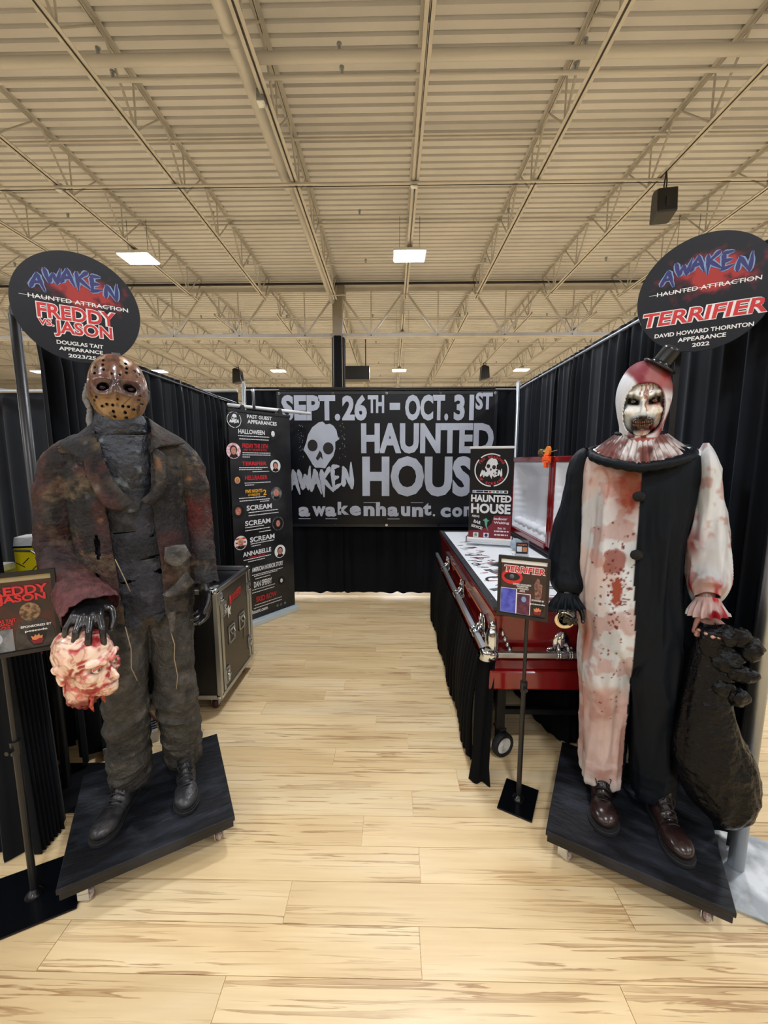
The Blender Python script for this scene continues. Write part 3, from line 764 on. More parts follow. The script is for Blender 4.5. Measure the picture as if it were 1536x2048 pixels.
for x, y, r, bg, sk, hr in por:
    base_m = {'k': M['black_ink'], 'w': M['white_ink'], 'pink': M['pink_ink'], 'grey': M['grey_ink'], 'ring': M['grey_ink'], 'stripe': M['white_ink']}[bg]
    b = MB(); b.disc((x, y), r, r, 0, .0010, 32, 0)
    if bg == 'ring': b.disc((x, y), r * .88, r * .88, .001, .0014, 28, 3)
    if bg == 'stripe':
        for q in (-.5, 0.05, .6): b.b2(x - r * .8, x + r * .8, y + q * r - .008, y + q * r + .008, .001, .0013, 4)
    b.poly([(x - r * .62, y - r * .72), (x - r * .3, y - r * .3), (x + r * .3, y - r * .3), (x + r * .62, y - r * .72), (x, y - r * .95)], .001, .0018, 3 if bg != 'pink' else 3)
    b.disc((x, y + r * .12), r * .50, r * .58, .0018, .0022, 24, 2)
    b.disc((x, y + r * .02), r * .36, r * .48, .0022, .0026, 24, 1)
    b.disc((x - r * .14, y + r * .08), r * .05, r * .03, .0026, .0029, 8, 3); b.disc((x + r * .14, y + r * .08), r * .05, r * .03, .0026, .0029, 8, 3); b.disc((x, y - r * .22), r * .12, r * .035, .0026, .0029, 10, 4)
    b.build('portrait_print', [base_m, M[sk], M[hr], M['black_ink'], M['red_ink']], gb, recalc=False)
def badge(parent, x, y, r, ink='w', s=1):
    b = MB()
    for k in range(36):
        if s and k in (4, 5, 13, 27): continue
        a0, a1 = 2 * PI * k / 36, 2 * PI * (k + 1) / 36; r0 = r * .93
        b.add([(x + r0 * math.cos(a0), y + r0 * math.sin(a0), .0012), (x + r * math.cos(a0), y + r * math.sin(a0), .0012), (x + r * math.cos(a1), y + r * math.sin(a1), .0012), (x + r0 * math.cos(a1), y + r0 * math.sin(a1), .0012)], [(0, 1, 2, 3)])
    skull(b, x, y + r * .22, r * .75, .0014, 0, 1); scrawl(b, 'AWAKEN', x - r * .62, x + r * .62, y - r * .36, y + r * .08, .26, .0022, seed=6)
    b.build('round_emblem', [INK[ink], M['black_ink']], parent, recalc=False)
badge(gb, -.285, 1.975, .072)
for x in (.115, .160, .212):
    b = MB(); b.disc((x, .111), .014, .014, 0, .001); b.build('icon', M['grey_ink'], gb)

# crossbar with binder clips above it
t = thing('crossbar', 'white horizontal rod with black binder clips above the guest banner', 'rod', (-1.50, 3.75, 2.115), rot=(0, 0, 0))
b = MB(); b.cyl((.0, -.06, .0), (.62, .62, .0), .017, n=16); b.build('rod', M['white_plastic'], t, smooth=True)
for (px, py) in ((.09, .03), (.36, .33)):
    b = MB(); b.poly([(-.035, -.05), (.035, -.05), (.012, .03), (-.012, .03)], -.03, .03); M3 = Matrix.Rotation(math.radians(53), 3, 'Z') @ Matrix.Rotation(PI / 2, 3, 'X')
    b.v = [tuple(M3 @ Vector(v) + Vector((px, py, -.02))) for v in b.v]; b.build('binder_clip', M['black_metal'], t)
b = MB(); b.tube([(.18, .12, -.01), (.18, .12, .14), (.175, .115, .17)], [.016, .014, .018], 10); b.build('hook', M['alu_dull'], t, smooth=True)
b = MB(); b.tube([(-.03, -.6, .06), (.0, -.3, .045), (.06, .0, .03)], .003, 5); b.build('wire', M['alu_dull'], t)

# --- roll-up on the coffin
rb = thing('tabletop_banner', 'small roll-up banner with round skull emblem standing on the coffin lid table', 'banner', rot=(PI / 2, 0, math.atan2(-.12, .38)), loc=(.85, 3.36, .912))
Z0 = .912
def rz_(z): return z - Z0
b = MB(); b.b2(-.182, .170, .03, .80, -.002, 0); b.build('printed_sheet', M['print_black'], rb)
b = MB(); b.b2(-.186, .175, .795, .815, -.006, .006); b.build('top_rail', M['white_plastic'], rb, bevel=.002)
b = MB(); b.b2(-.195, .185, .0, .035, -.05, .05); b.build('base_cassette', M['white_plastic'], rb, bevel=.006)
for sx in (-.19, .18):
    b = MB(); b.b2(sx - .006 if sx < 0 else sx, sx if sx < 0 else sx + .012, 0, .045, -.06, .06); b.build('end_cap', M['black_metal'], rb, bevel=.003)
b = MB(); b.poly([(-.182, .031), (.170, .031), (.170, .235), (.03, .23), (.01, .16), (-.02, .13), (-.09, .10), (-.182, .09)], 0, .0008); b.build('maroon_field', M['dark_red_ink'], rb)
badge(rb, -.005, 1.528 - Z0, .140)
for k, ch in enumerate('TEN SEASONS'):
    a = math.radians(148 - k * 11.5)
    if ch != ' ': b = MB(); r = .112; fit_text(b, ch, -.005 + r * math.cos(a) - .009, -.005 + r * math.cos(a) + .009, .616 + r * math.sin(a) - .010, .616 + r * math.sin(a) + .010, .03, .0016, rot=a - PI / 2); b.build('lettering', INK['r'], rb, recalc=False)
for k, ch in enumerate('OF SCREAMS'):
    a = math.radians(215 + k * 12)
    if ch != ' ': b = MB(); r = .112; fit_text(b, ch, -.005 + r * math.cos(a) - .009, -.005 + r * math.cos(a) + .009, .616 + r * math.sin(a) - .010, .616 + r * math.sin(a) + .010, .03, .0016, rot=a + PI / 2); b.build('lettering', INK['r'], rb, recalc=False)
b = MB()
cols = ['light_blue_ink', 'blue_ink', 'black_ink', 'red_ink', 'mint_ink', 'grey_ink', 'light_blue_ink', 'black_ink']
b.b2(-.155, .136, rz_(1.334), rz_(1.357), 0, .001, 0); xs = [-.152, -.125, -.06, -.02, .01, .04, .07, .105]; ws = [.022, .06, .035, .022, .02, .022, .022, .022]
for i, (x, w_) in enumerate(zip(xs, ws)): b.b2(x, x + w_, rz_(1.338), rz_(1.353), .001, .0014, i + 1)
b.build('sponsor_strip', [M['white_ink']] + [M[c] for c in cols], rb)
words(rb, [('HAUNTED', -.166, .166, rz_(1.256), rz_(1.318), 'w', 0, 0, .04), ('HOUSE', -.164, .162, rz_(1.158), rz_(1.243), 'w', 0, 0, .04), ('NEW!!', -.153, -.092, rz_(1.122), rz_(1.142), 'w', 0, -.1, .03), ('BAR', -.139, -.077, rz_(1.068), rz_(1.095), 'w', 0, -.25, .03),
 ('SERVICE!', -.159, -.063, rz_(1.028), rz_(1.052), 'w', 0, -.25, .03), ('indoor', .028, .141, rz_(1.106), rz_(1.129), 'w', 0, 0, .03), ('Waiting', .029, .155, rz_(1.068), rz_(1.094), 'w', 0, 0, .03), ('Exit 16', .064, .127, rz_(1.027), rz_(1.045), 'w'),
 ('awakenhaunt.com', -.154, .018, rz_(.922), rz_(.938), 'w')])
fine_print(rb, [(.034, .153, rz_(1.009)), (.037, .148, rz_(.978))], .012)
b = MB(); x, y = -.035, rz_(1.06)
b.poly([(x, y + .06), (x + .012, y + .045), (x + .03, y + .035), (x + .012, y + .03), (x + .008, y - .01), (x + .022, y - .06), (x - .004, y - .01), (x - .012, y + .03), (x - .028, y + .04), (x - .010, y + .05)], .001, .0016); b.build('figure_print', M['mint_ink'], rb)
for sx, c in ((-.118, 'mint_ink'), (-.031, 'blue_ink')):
    b = MB(); b.b2(sx - .022, sx + .022, rz_(.950), rz_(.990), .001, .0014, 0); b.disc((sx, rz_(.970)), .013, .015, .0014, .0018, mi=1); b.build('logo_tile', [M['white_ink'], M[c]], rb)
for k in range(5):
    b = MB(); b.disc((.062 + k * .013, rz_(.948)), .004, .004, .001, .0014, 5); b.build('star', M['yellow_ink'], rb)
for sx in (.047, .09, .129):
    b = MB(); b.disc((sx, rz_(.921)), .014, .013, .001, .0013, mi=0); b.disc((sx, rz_(.921)), .0115, .0105, .0013, .0016, mi=1); b.build('icon', [M['white_ink'], M['black_ink']], rb)

# --- poster stands
def poster_stand(label, base, rz, cx, cz, w_, h_, title, stand_h, plate, plate_rz, crest=True, left=False):
    t = thing('poster_stand', label, 'sign stand', (base[0], base[1], 0), 0)
    b = MB(); b.box((0, 0, .004), (plate[0], plate[1], .007), plate_rz); b.build('base_plate', M['black_gloss'], t, bevel=.003)
    b = MB(); b.lathe([(.03, .007), (.028, .016), (.014, .026), (.011, .03)], n=20); b.build('foot_dome', M['black_gloss'], t, smooth=True)
    b = MB(); b.cyl((0, 0, .02), (0, 0, stand_h * .62), .0115, n=14); b.cyl((0, 0, stand_h * .6), (0, 0, stand_h), .008, n=14); b.build('pole', M['black_metal'], t, smooth=False)
    b = MB(); b.cyl((0, 0, stand_h * .6), (0, 0, stand_h * .6 + .05), .016, n=14); b.cyl((0, -.01, stand_h * .6 + .025), (0, -.035, stand_h * .6 + .025), .008, n=10); b.build('height_collar', M['black_metal'], t)
    f = bpy.data.objects.new('poster_frame', None); COL.objects.link(f); f.parent = t
    f.location = (cx * math.cos(rz), cx * math.sin(rz), cz); f.rotation_euler = (PI / 2, 0, rz); W, H = w_ / 2, h_ / 2
    for bb in ((-W - .012, W + .012, H, H + .014), (-W - .012, W + .012, -H - .014, -H), (-W - .012, -W, -H, H), (W, W + .012, -H, H)):
        b = MB(); b.b2(bb[0], bb[1], bb[2], bb[3], -.008, .008); b.build('frame_bar', M['black_metal'], f)
    b = MB(); b.b2(-W, W, -H, H, -.004, 0); b.build('poster', mat('poster_ground', (40, 34, 32), .3, c2=(84, 30, 30), scale=9, lo=.4, hi=.7), f)
    b = MB(); b.b2(-W, W, H - .018, H, .0003, .002); b.build('slot_strip', M['white_plastic'] if not left else mat('tan_strip', (150, 138, 104), .4), f)
    return t, f
def fwords(f, items, **k): words(f, items, z=.0022, **k)
def crest(f, x, y):
    b = MB(); b.poly([(x + a * .028, y + c * .034) for a, c in ((-1, .7), (-.4, 1), (.4, 1), (1, .7), (.9, -.2), (.4, -1), (-.4, -1), (-.9, -.2))], .0008, .0018, 0)
    b.poly([(x + a * .016, y + c * .012 - .004) for a, c in ((-1, .5), (-.5, .2), (-.3, .9), (0, .4), (.4, 1), (.5, .2), (1, .4), (.8, -.6), (0, -1), (-.8, -.6))], .0018, .0023, 1)
    b.poly([(x + a * .018, y + c * .011 - .017) for a, c in ((-1, .6), (-.2, .3), (.4, .8), (1, .4), (.6, -.9), (-.6, -.9))], .0023, .0026, 2)
    b.build('crest_print', [M['black_ink'], M['orange_ink'], M['dark_red_ink']], f)
    fwords(f, [('poscode', x - .03, x + .03, y + .016, y + .026, 'w')])
t, f = poster_stand('black floor stand holding a framed red poster, between coffin and clown mannequin', (.610, 1.705), math.radians(-24), -.0, 1.045, .192, .250, '', .92, (.155, .20), math.radians(-28.5))
dx = -.027
f.location = ((dx + .0) * math.cos(math.radians(-24)), dx * math.sin(math.radians(-24)) - .012, 1.045)
def fy(z): return z - 1.045
def fx(x): return x - dx + .0
for o_, g in (('w', .003), ('r', 0)):
    b = MB(); fit_text(b, 'TERRIFIER', -.080 - g, .088 + g, .068 - g, .095 + g, .07 if o_ == 'w' else .03, .0022 if o_ == 'w' else .0028, shear=.1); b.build('lettering', INK[o_], f, recalc=False)
b = MB(); b.disc((-.048, .045), .045, .034, .0008, .0014, mi=0); b.disc((-.048, .046), .034, .018, .0014, .0018, mi=1); b.disc((-.048, .047), .010, .010, .0018, .0022, mi=2)
b.build('eye_print', [M['red_ink'], M['black_ink'], M['grey_ink']], f)
b = MB(); b.b2(-.094, -.024, -.122, -.008, .0008, .0014, 0); b.b2(-.093, -.028, -.121, -.010, .0014, .0019, 1); b.b2(-.026, .034, -.122, -.026, .0010, .0016, 0); b.b2(-.023, .031, -.121, -.029, .0016, .0021, 2)
b.disc((.006, -.052), .010, .013, .0021, .0024, mi=3); b.build('photo_print', [M['white_ink'], M['photo_blue'], M['photo_dark'], M['light_blue_ink']], f)
b = MB(); b.poly([(.058, .05), (.066, .045), (.070, .03), (.080, .02), (.078, -.03), (.070, -.045), (.052, -.045), (.046, .02), (.052, .035)], .0008, .0014); b.build('figure_print', mat('printed_costume', (150, 104, 92), .45, c2=(70, 56, 52), scale=60), f)
fwords(f, [('DAVID HOWARD', -.042, .034, .010, .018, 'w'), ('THORNTON', -.028, .022, .001, .009, 'w'), ('APPEARANCE', -.024, .024, -.008, -.001, 'w'), ('2022', -.014, .010, -.019, -.011, 'w'), ('SPONSORED BY', .038, .090, -.054, -.046, 'w')])
crest(f, .064, -.088)
t, f = poster_stand('black floor stand holding a framed dark poster, at the left edge by the masked mannequin', (-1.321, 1.254), math.radians(30), .0, 1.09, .20, .262, '', .96, (.30, .26), math.radians(28), left=True)
f.location = (.055 * math.cos(math.radians(30)), .055 * math.sin(math.radians(30)) - .012, 1.085)
for o_, g in (('w', .001), ('r', 0)):
    b = MB(); z = .0022 if o_ == 'w' else .0028
    for tx, x0, x1, y0, y1 in (('FREDDY', -.075, .088, .066, .096), ('VS.', -.075, -.048, .050, .064), ('JASON', -.044, .080, .034, .066)):
        fit_text(b, tx, x0 - g, x1 + g, y0 - g, y1 + g, .05 if o_ == 'w' else .03, z)
    b.build('lettering', INK['m' if o_ == 'w' else 'r'], f, recalc=False)
b = MB(); b.disc((.034, .002), .028, .032, .0008, .0014, mi=0); b.poly([(-.01, -.07), (.0, -.035), (.022, -.022), (.05, -.022), (.078, -.035), (.094, -.07), (.094, -.128), (-.01, -.128)], .0006, .0012, 1)
b.build('figure_print', [mat('printed_tan', (150, 118, 84), .45, c2=(70, 52, 40), scale=70), mat('printed_jacket', (62, 58, 56), .45, c2=(40, 38, 38), scale=30)], f)
b = MB(); b.b2(-.098, -.016, -.128, -.050, .0006, .0012, 0); b.disc((-.06, -.08), .016, .02, .0012, .0016, mi=1); b.build('photo_print', [M['grey_ink'], M['silver_ink']], f)
fwords(f, [('DOUGLAS TAIT', -.092, -.004, -.026, -.014, 'r'), ('APPEARANCE', -.092, -.012, -.037, -.027, 'r'), ('2023/25', -.085, -.02, -.048, -.038, 'r'), ('SPONSORED BY', .005, .088, -.054, -.046, 'w')])
crest(f, .045, -.088)

# ------------------------------------------------------------ coffin on its trolley
M['coffin_red'] = mat('glossy_maroon_lacquer', (118, 10, 14), .16, coat=.6)
M['lining'] = mat('white_quilted_satin', (222, 224, 230), .45, sheen=.2)
M['rim'] = mat('dark_trim', (52, 58, 64), .3, .6)
M['sheet'] = mat('white_print_sheet', (232, 236, 240), .3)
CX, CY = .85, 2.97
cof = thing('coffin', 'open maroon lacquered coffin with chrome handle bars, standing on the right of the booth', 'coffin', (CX, CY, 0))
x0, x1, y0, y1 = .525 - CX, 1.19 - CX, 1.90 - CY, 4.05 - CY
def tapered(b, z0, z1, e0, e1, mi=0):
    P = [(x0 - e0, y0 - e0, z0), (x1 + e0, y0 - e0, z0), (x1 + e0, y1 + e0, z0), (x0 - e0, y1 + e0, z0), (x0 - e1, y0 - e1, z1), (x1 + e1, y0 - e1, z1), (x1 + e1, y1 + e1, z1), (x0 - e1, y1 + e1, z1)]
    b.add(P, [(3, 2, 1, 0), (4, 5, 6, 7), (0, 1, 5, 4), (1, 2, 6, 5), (2, 3, 7, 6), (3, 0, 4, 7)], mi)
b = MB(); tapered(b, .595, .85, -.012, .012); b.build('body', M['coffin_red'], cof, bevel=.012)
b = MB(); tapered(b, .56, .60, .012, -.008); b.build('lower_moulding', M['coffin_red'], cof, bevel=.005)
b = MB(); tapered(b, .46, .56, .035, .030); b.build('base_moulding', M['coffin_red'], cof, bevel=.01)
b = MB(); tapered(b, .85, .868, .022, .018); b.build('upper_moulding', M['coffin_red'], cof, bevel=.005)
rw = .042
for nm, bb in (('l', (x0 - .018, x0 + rw - .018, y0 - .018, y1 + .018)), ('r', (x1 + .018 - rw, x1 + .018, y0 - .018, y1 + .018)), ('f', (x0 + rw - .018, x1 - rw + .018, y0 - .018, y0 - .018 + rw)), ('b', (x0 + rw - .018, x1 - rw + .018, y1 + .018 - rw, y1 + .018))):
    b = MB(); b.b2(*bb, .868, .886); b.build('rim_bar', M['rim'], cof, bevel=.003)
b = MB()
for k in range(8): b.cyl((x0 + .004, y0 + .1 + k * .28, .886), (x0 + .004, y0 + .1 + k * .28, .8885), .006, n=8)
o = b.build('rim_screws', M['chrome'], cof); o['kind'] = 'stuff'
b = MB(); b.b2(x0 + rw - .018, x1 - rw + .018, y0 - .018 + rw, y1 + .018 - rw, .868, .880); b.build('graphic_top', M['sheet'], cof)
# flat prints of tools and cards on the white top
M['orange_ink'] = mat('orange_print', (208, 130, 84), .45); zt = .8805
def pr(pts, mi_mat, nm):
    b = MB(); b.poly([(x - CX, y - CY) for x, y in pts], zt, zt + .0008); return b.build(nm, M[mi_mat], cof)
def card(x, y, w_, h_, a, c1, c2):
    b = MB(); R2 = Matrix.Rotation(a, 3, 'Z'); b.box((0, 0, zt + .0004), (w_, h_, .0008), 0, 0); b.box((0, 0, zt + .0009), (w_ * .8, h_ * .5, .0008), 0, 1)
    b.box((w_ * .2, h_ * .05, zt + .0014), (w_ * .25, h_ * .4, .0008), 0, 0)
    b.v = [tuple(R2 @ Vector(v) + Vector((x - CX, y - CY, 0))) for v in b.v]; b.build('printed_card', [M[c1], M[c2]], cof)
card(.78, 2.74, .16, .11, .6, 'grey_ink', 'black_ink'); card(.765, 2.48, .17, .085, .3, 'orange_ink', 'red_ink'); card(.70, 2.12, .10, .05, .1, 'red_ink', 'black_ink')
card(.79, 2.02, .24, .05, .05, 'dark_red_ink', 'black_ink'); card(.84, 2.50, .1, .05, .5, 'sheet', 'grey_ink'); card(.95, 2.22, .12, .05, -.3, 'sheet', 'black_ink'); card(.70, 2.54, .09, .06, .4, 'black_ink', 'grey_ink'); card(.66, 3.02, .10, .05, .1, 'black_ink', 'sheet')
def blade(x, y, L, w_, a, ink='black_ink', nm='blade_print'):
    c, s_ = math.cos(a), math.sin(a); pts = [(0, -w_ * .3), (L * .32, -w_ * .35), (L * .34, -w_), (L * .9, -w_ * .6), (L, w_ * .3), (L * .36, w_ * .6), (L * .34, w_ * .25), (0, w_ * .3)]
    pr([(x + p * c - q * s_, y + p * s_ + q * c) for p, q in pts], ink, nm)
for a in ((.60, 2.80, .07, .012, .3), (.595, 2.66, .08, .014, -.1), (.60, 2.93, .10, .010, .05), (.84, 2.62, .22, .014, .03), (.88, 2.70, .10, .02, .9), (.68, 2.29, .34, .018, -.35), (.66, 2.36, .1, .02, -.5), (.78, 2.42, .13, .010, -.1), (.80, 2.33, .10, .012, .4),
          (.58, 3.25, .12, .012, 0), (.62, 3.5, .12, .014, .2), (.90, 2.05, .14, .010, .1), (.60, 2.13, .09, .01, .2), (.86, 2.08, .22, .008, .02), (.74, 1.99, .08, .016, 0), (.62, 2.07, .22, .010, .0), (.92, 2.38, .12, .008, .2), (.95, 2.5, .1, .01, -.2)):
    blade(*a)
for k in range(34):
    yy = 1.99 + (k % 17) * .085 + random.uniform(-.02, .02); xx = (.575 if k < 17 else .665) + random.uniform(-.01, .02) + .03 * (k % 2)
    if k % 5 == 2: card(xx + .03, yy, random.uniform(.05, .08), random.uniform(.03, .045), random.uniform(-.3, .6), random.choice(['black_ink', 'grey_ink', 'dark_red_ink']), random.choice(['sheet', 'grey_ink']))
    else: blade(xx, yy, random.uniform(.05, .10), random.uniform(.008, .016), random.uniform(-.7, .7), random.choice(['black_ink', 'black_ink', 'grey_ink', 'dark_red_ink']))
def ring_print(x, y, r, w_, a0=0, a1=2 * PI):
    b = MB(); n = 22; P = []
    for k in range(n + 1):
        a = a0 + (a1 - a0) * k / n
        for rr in (r, r - w_): P.append((x - CX + rr * math.cos(a), y - CY + rr * 1.0 * math.sin(a), zt + .0008))
    b.add(P, [(2 * k, 2 * k + 1, 2 * k + 3, 2 * k + 2) for k in range(n)]); b.build('ring_print', M['black_ink'], cof, recalc=False)
ring_print(.655, 2.36, .075, .018, .2, 3.6); ring_print(.92, 2.62, .035, .006); ring_print(.665, 2.90, .03, .008); ring_print(.665, 2.22, .025, .004); ring_print(.60, 2.74, .03, .01)
# chrome hardware
HZ = .655
bxl, bye = .475 - CX, 1.855 - CY
b = MB(); b.b2(bxl - .014, bxl + .014, bye, y1 - .05, HZ - .014, HZ + .014); b.build('handle_bar', M['alu_dull'], cof, bevel=.004)
b = MB(); b.b2(bxl, x1 + .05, bye - .014, bye + .014, HZ - .014, HZ + .014); b.build('handle_bar', M['alu_dull'], cof, bevel=.004)
def lug(px, py, a, corner=False):
    """ornate chrome plate with a curved arm that grips the bar; local: +x along bar, -y outwards"""
    b = MB(); S = 1.35 if corner else 1.0
    plate = MB(); plate.ell((0, -.004, .040), (.042 * S, .012, .062 * S), 24, 14); plate.ell((0, -.013, .048), (.026 * S, .012, .042 * S), 20, 12); plate.ell((0, -.018, .085 * S), (.012, .012, .022), 12, 8)
    for sx in (-1, 1): plate.ell((sx * .052 * S, -.006, .005), (.022, .010, .018), 12, 8); plate.ell((sx * .034 * S, -.010, -.008), (.016, .012, .014), 12, 8)
    arm = MB()
    for sx in (-1, 1): arm.tube([(sx * .016 * S, -.004, .055 * S), (sx * .024 * S, -.030, .030), (sx * .026 * S, -.046, .006)], [.008, .010, .011], 10)
    for k in (-3, -2, 2, 3): arm.lathe([(.021, -.005), (.024, 0), (.021, .005)], (k * .0115 * S, -.047, 0), 14, M=Matrix.Rotation(PI / 2, 3, 'Y'))
    arm.ell((0, -.047, -.004), (.05 * S, .018, .022), 18, 10)
    for mb, nm in ((plate, 'handle_plate'), (arm, 'handle_arm')):
        R_ = Matrix.Rotation(a, 3, 'Z'); mb.v = [tuple(R_ @ Vector(v) + Vector((px, py, HZ))) for v in mb.v]; mb.build(nm, M['chrome'], cof, smooth=True)
for ly_ in (2.12, 2.75, 3.45): lug(x0 - .005, ly_ - CY, -PI / 2)
lug(.855 - CX, y0 + .003, 0)
b = MB(); b.ell((x0 - .022, y0 - .024, HZ + .055), (.034, .034, .085), 24, 16); b.ell((x0 - .03, y0 - .032, HZ + .0), (.045, .045, .035), 20, 12); b.lathe([(.02, -.03), (.036, -.022), (.030, .0), (.036, .022), (.02, .03)], (bxl, bye, HZ), 16)
b.ell((x0 - .02, y0 - .02, HZ + .13), (.02, .02, .03), 16, 10)
for k in range(5): b.ell((x0 + .03 + k * .012, y0 - .022, HZ + .10 - k * .028), (.010, .016, .016), 10, 8)
b.ell((x0 + .07, y0 - .016, HZ - .005), (.028, .012, .014), 12, 8); b.build('corner_casting', M['chrome'], cof, smooth=True)
b = MB()
for ly_ in (2.45, 3.1): b.beam((x0 - .004, ly_ - CY - .25, HZ + .085), (x0 - .004, ly_ - CY + .25, HZ + .085), .004, .006)
b.build('pinstripe', M['orange_ink'], cof)
# lid, open towards the hinge side, in two halves
XH = 1.222 - CX
for (ya, yb) in ((1.92, 3.045), (3.055, 4.05)):
    ya -= CY; yb -= CY
    b = MB(); b.b2(XH, XH + .15, ya, ya + .045, .93, 1.64); b.b2(XH, XH + .15, yb - .045, yb, .93, 1.64); b.b2(XH, XH + .15, ya + .045, yb - .045, 1.595, 1.64); b.b2(XH - .01, XH + .15, ya + .045, yb - .045, .90, .955)
    b.b2(XH + .13, XH + .155, ya + .045, yb - .045, .955, 1.595); lid = b.build('lid_half', M['coffin_red'], cof, bevel=.006)
    # quilted lining: shallow bowl with ruched edge
    nu, nv = 60, 40; P = []
    for j in range(nv):
        for i in range(nu):
            u = i / (nu - 1); v = j / (nv - 1); y = ya + .047 + (yb - ya - .094) * u; z = .957 + (1.593 - .957) * v
            e = min(u, 1 - u, v * .62, (1 - v) * .62); dpt = min(1, e / .14); dd = .095 * dpt * dpt * (3 - 2 * dpt)
            fold = .004 * math.sin((u if (v < .25 or v > .75) else v) * 70) * math.exp(-((e - .08) / .06) ** 2)
            P.append((XH + .012 + dd + fold, y, z))
    b = MB(); b.grid(P, nu, nv); b.build('lining', M['lining'], lid, smooth=True)
    b = MB(); n = 26; P = []
    for j in range(9):
        for i in range(n):
            u = i / (n - 1); a = PI * j / 8; yy = ya + .08 + (yb - ya - .16) * u; q = .035 + .005 * math.sin(u * 40)
            P.append((XH + .075 - q * math.sin(a) * 1.5, yy, 1.0 + q * math.cos(a) + .02))
    b.grid(P, n, 9); b.build('bolster', M['lining'], lid, smooth=True)
b = MB(); b.b2(XH - .03, XH + .04, 1.96 - CY, 4.0 - CY, .888, .902); b.build('hinge_rail', M['rim'], cof)
# trolley
b = MB(); b.b2(x0 + .04, x1 - .03, y0 + .06, y1 - .06, .425, .455); tro = b.build('trolley_top', M['black_metal'], cof)
for (px, py) in ((x0 + .075, y0 + .12), (x1 - .08, y0 + .12), (x0 + .075, y1 - .12), (x1 - .08, y1 - .12)):
    b = MB(); b.b2(px - .022, px + .022, py - .022, py + .022, .155, .43); b.build('trolley_leg', M['black_metal'], cof)
    c = bpy.data.objects.new('caster', None); COL.objects.link(c); c.parent = cof; c.location = (px, py, 0); c.rotation_euler = (0, 0, .45)
    b = MB(); b.lathe([(.045, -.017), (.062, -.017), (.066, -.010), (.066, .010), (.062, .017), (.045, .017), (.045, -.017)], (0, -.03, .066), 28, M=Matrix.Rotation(PI / 2, 3, 'X')); b.build('tyre', M['rubber'], c, smooth=True)
    b = MB(); b.lathe([(.0, -.014), (.018, -.018), (.02, -.010), (.046, -.012), (.046, .012), (.02, .010), (.018, .018), (0, .014)], (0, -.03, .066), 24, M=Matrix.Rotation(PI / 2, 3, 'X')); b.build('wheel_hub', M['white_plastic'], c)
    b = MB(); b.b2(-.026, -.021, -.045, .015, .06, .15); b.b2(.021, .026, -.045, .015, .06, .15); b.M = None; b.b2(-.03, .03, -.03, .03, .145, .157); R_ = Matrix.Rotation(PI / 2, 3, 'Z'); b.v = [tuple(R_ @ Vector(v)) for v in b.v]; b.v = [(v[0] * .6, v[1] - .0, v[2]) for v in b.v]; b.build('fork', M['black_metal'], c)
for z in (.25,):
    b = MB(); b.beam((x0 + .075, y0 + .12, z), (x1 - .08, y0 + .12, z), .03, .03); b.build('trolley_rail', M['black_metal'], cof)
    b = MB(); b.beam((x1 - .08, y0 + .12, z), (x1 - .08, y1 - .12, z), .03, .03); b.build('trolley_rail', M['black_metal'], cof)
    b = MB(); b.beam((x0 + .075, y0 + .12, z), (x0 + .075, y1 - .12, z), .03, .03); b.build('trolley_rail', M['black_metal'], cof)
# skirt cloth along the aisle side
sk = MB(); nu, nv = 240, 26; P = []
for j in range(nv):
    t_ = j / (nv - 1)
    for i in range(nu):
        s_ = i / (nu - 1); y = 1.93 + 2.10 * s_; fl_ = .010 + .032 * t_; ph = s_ * 30 * 2 * PI + 2 * math.sin(s_ * 13)
        x = .462 - .035 * t_ - .02 * math.sin(PI * t_) + fl_ * .6 * math.sin(ph) * (.6 + .4 * math.sin(s_ * 23)); z = .60 * (1 - t_) + .012 + .01 * math.sin(s_ * 60) * t_
        z = min(z, .60)
        P.append((x, y + .01 * math.cos(ph) * t_, z))
sk.grid(P, nu, nv); o = sk.build('trolley_skirt', M['black_cloth'], None, smooth=True, recalc=False); tag(o, 'long black pleated cloth skirt hanging from the coffin side to the floor', 'cloth')
sk = MB(); nu, nv = 30, 30; P = []
for j in range(nv):
    t_ = j / (nv - 1)
    for i in range(nu):
        s_ = i / (nu - 1); wx_ = .095 * (1 - .25 * t_) if t_ < .85 else .095 * (.79 + (t_ - .85) * 1.5); x = .475 + (s_ - .5) * wx_ * 1.0 - .035 * t_ + .006; y = 1.905 - (.02 + .07 * t_) + .012 * math.sin(s_ * 9 + t_ * 2) - .03 * s_ * t_
        P.append((x, y, .625 * (1 - t_) + .004))
sk.grid(P, nu, nv); o = sk.build('skirt_end', M['black_cloth'], None, smooth=True, recalc=False); tag(o, 'narrow black cloth end hanging at the near corner of the coffin', 'cloth')
so = o.modifiers.new('s', 'SOLIDIFY'); so.thickness = .003
b = MB(); P, U, W = loft([(1.02, 2.6, .42, .12, .45), (1.02, 2.6, .25, .14, .5), (1.02, 2.6, .01, .15, .52)], 80, 12, disp=lambda u, v, p: .012 * np.sin(u * 22)); b.grid([tuple(p) for p in P], 80, 12, True)
o = b.build('storage_cloth', M['black_cloth'], cof, smooth=True, loc=(-CX, -CY, 0))

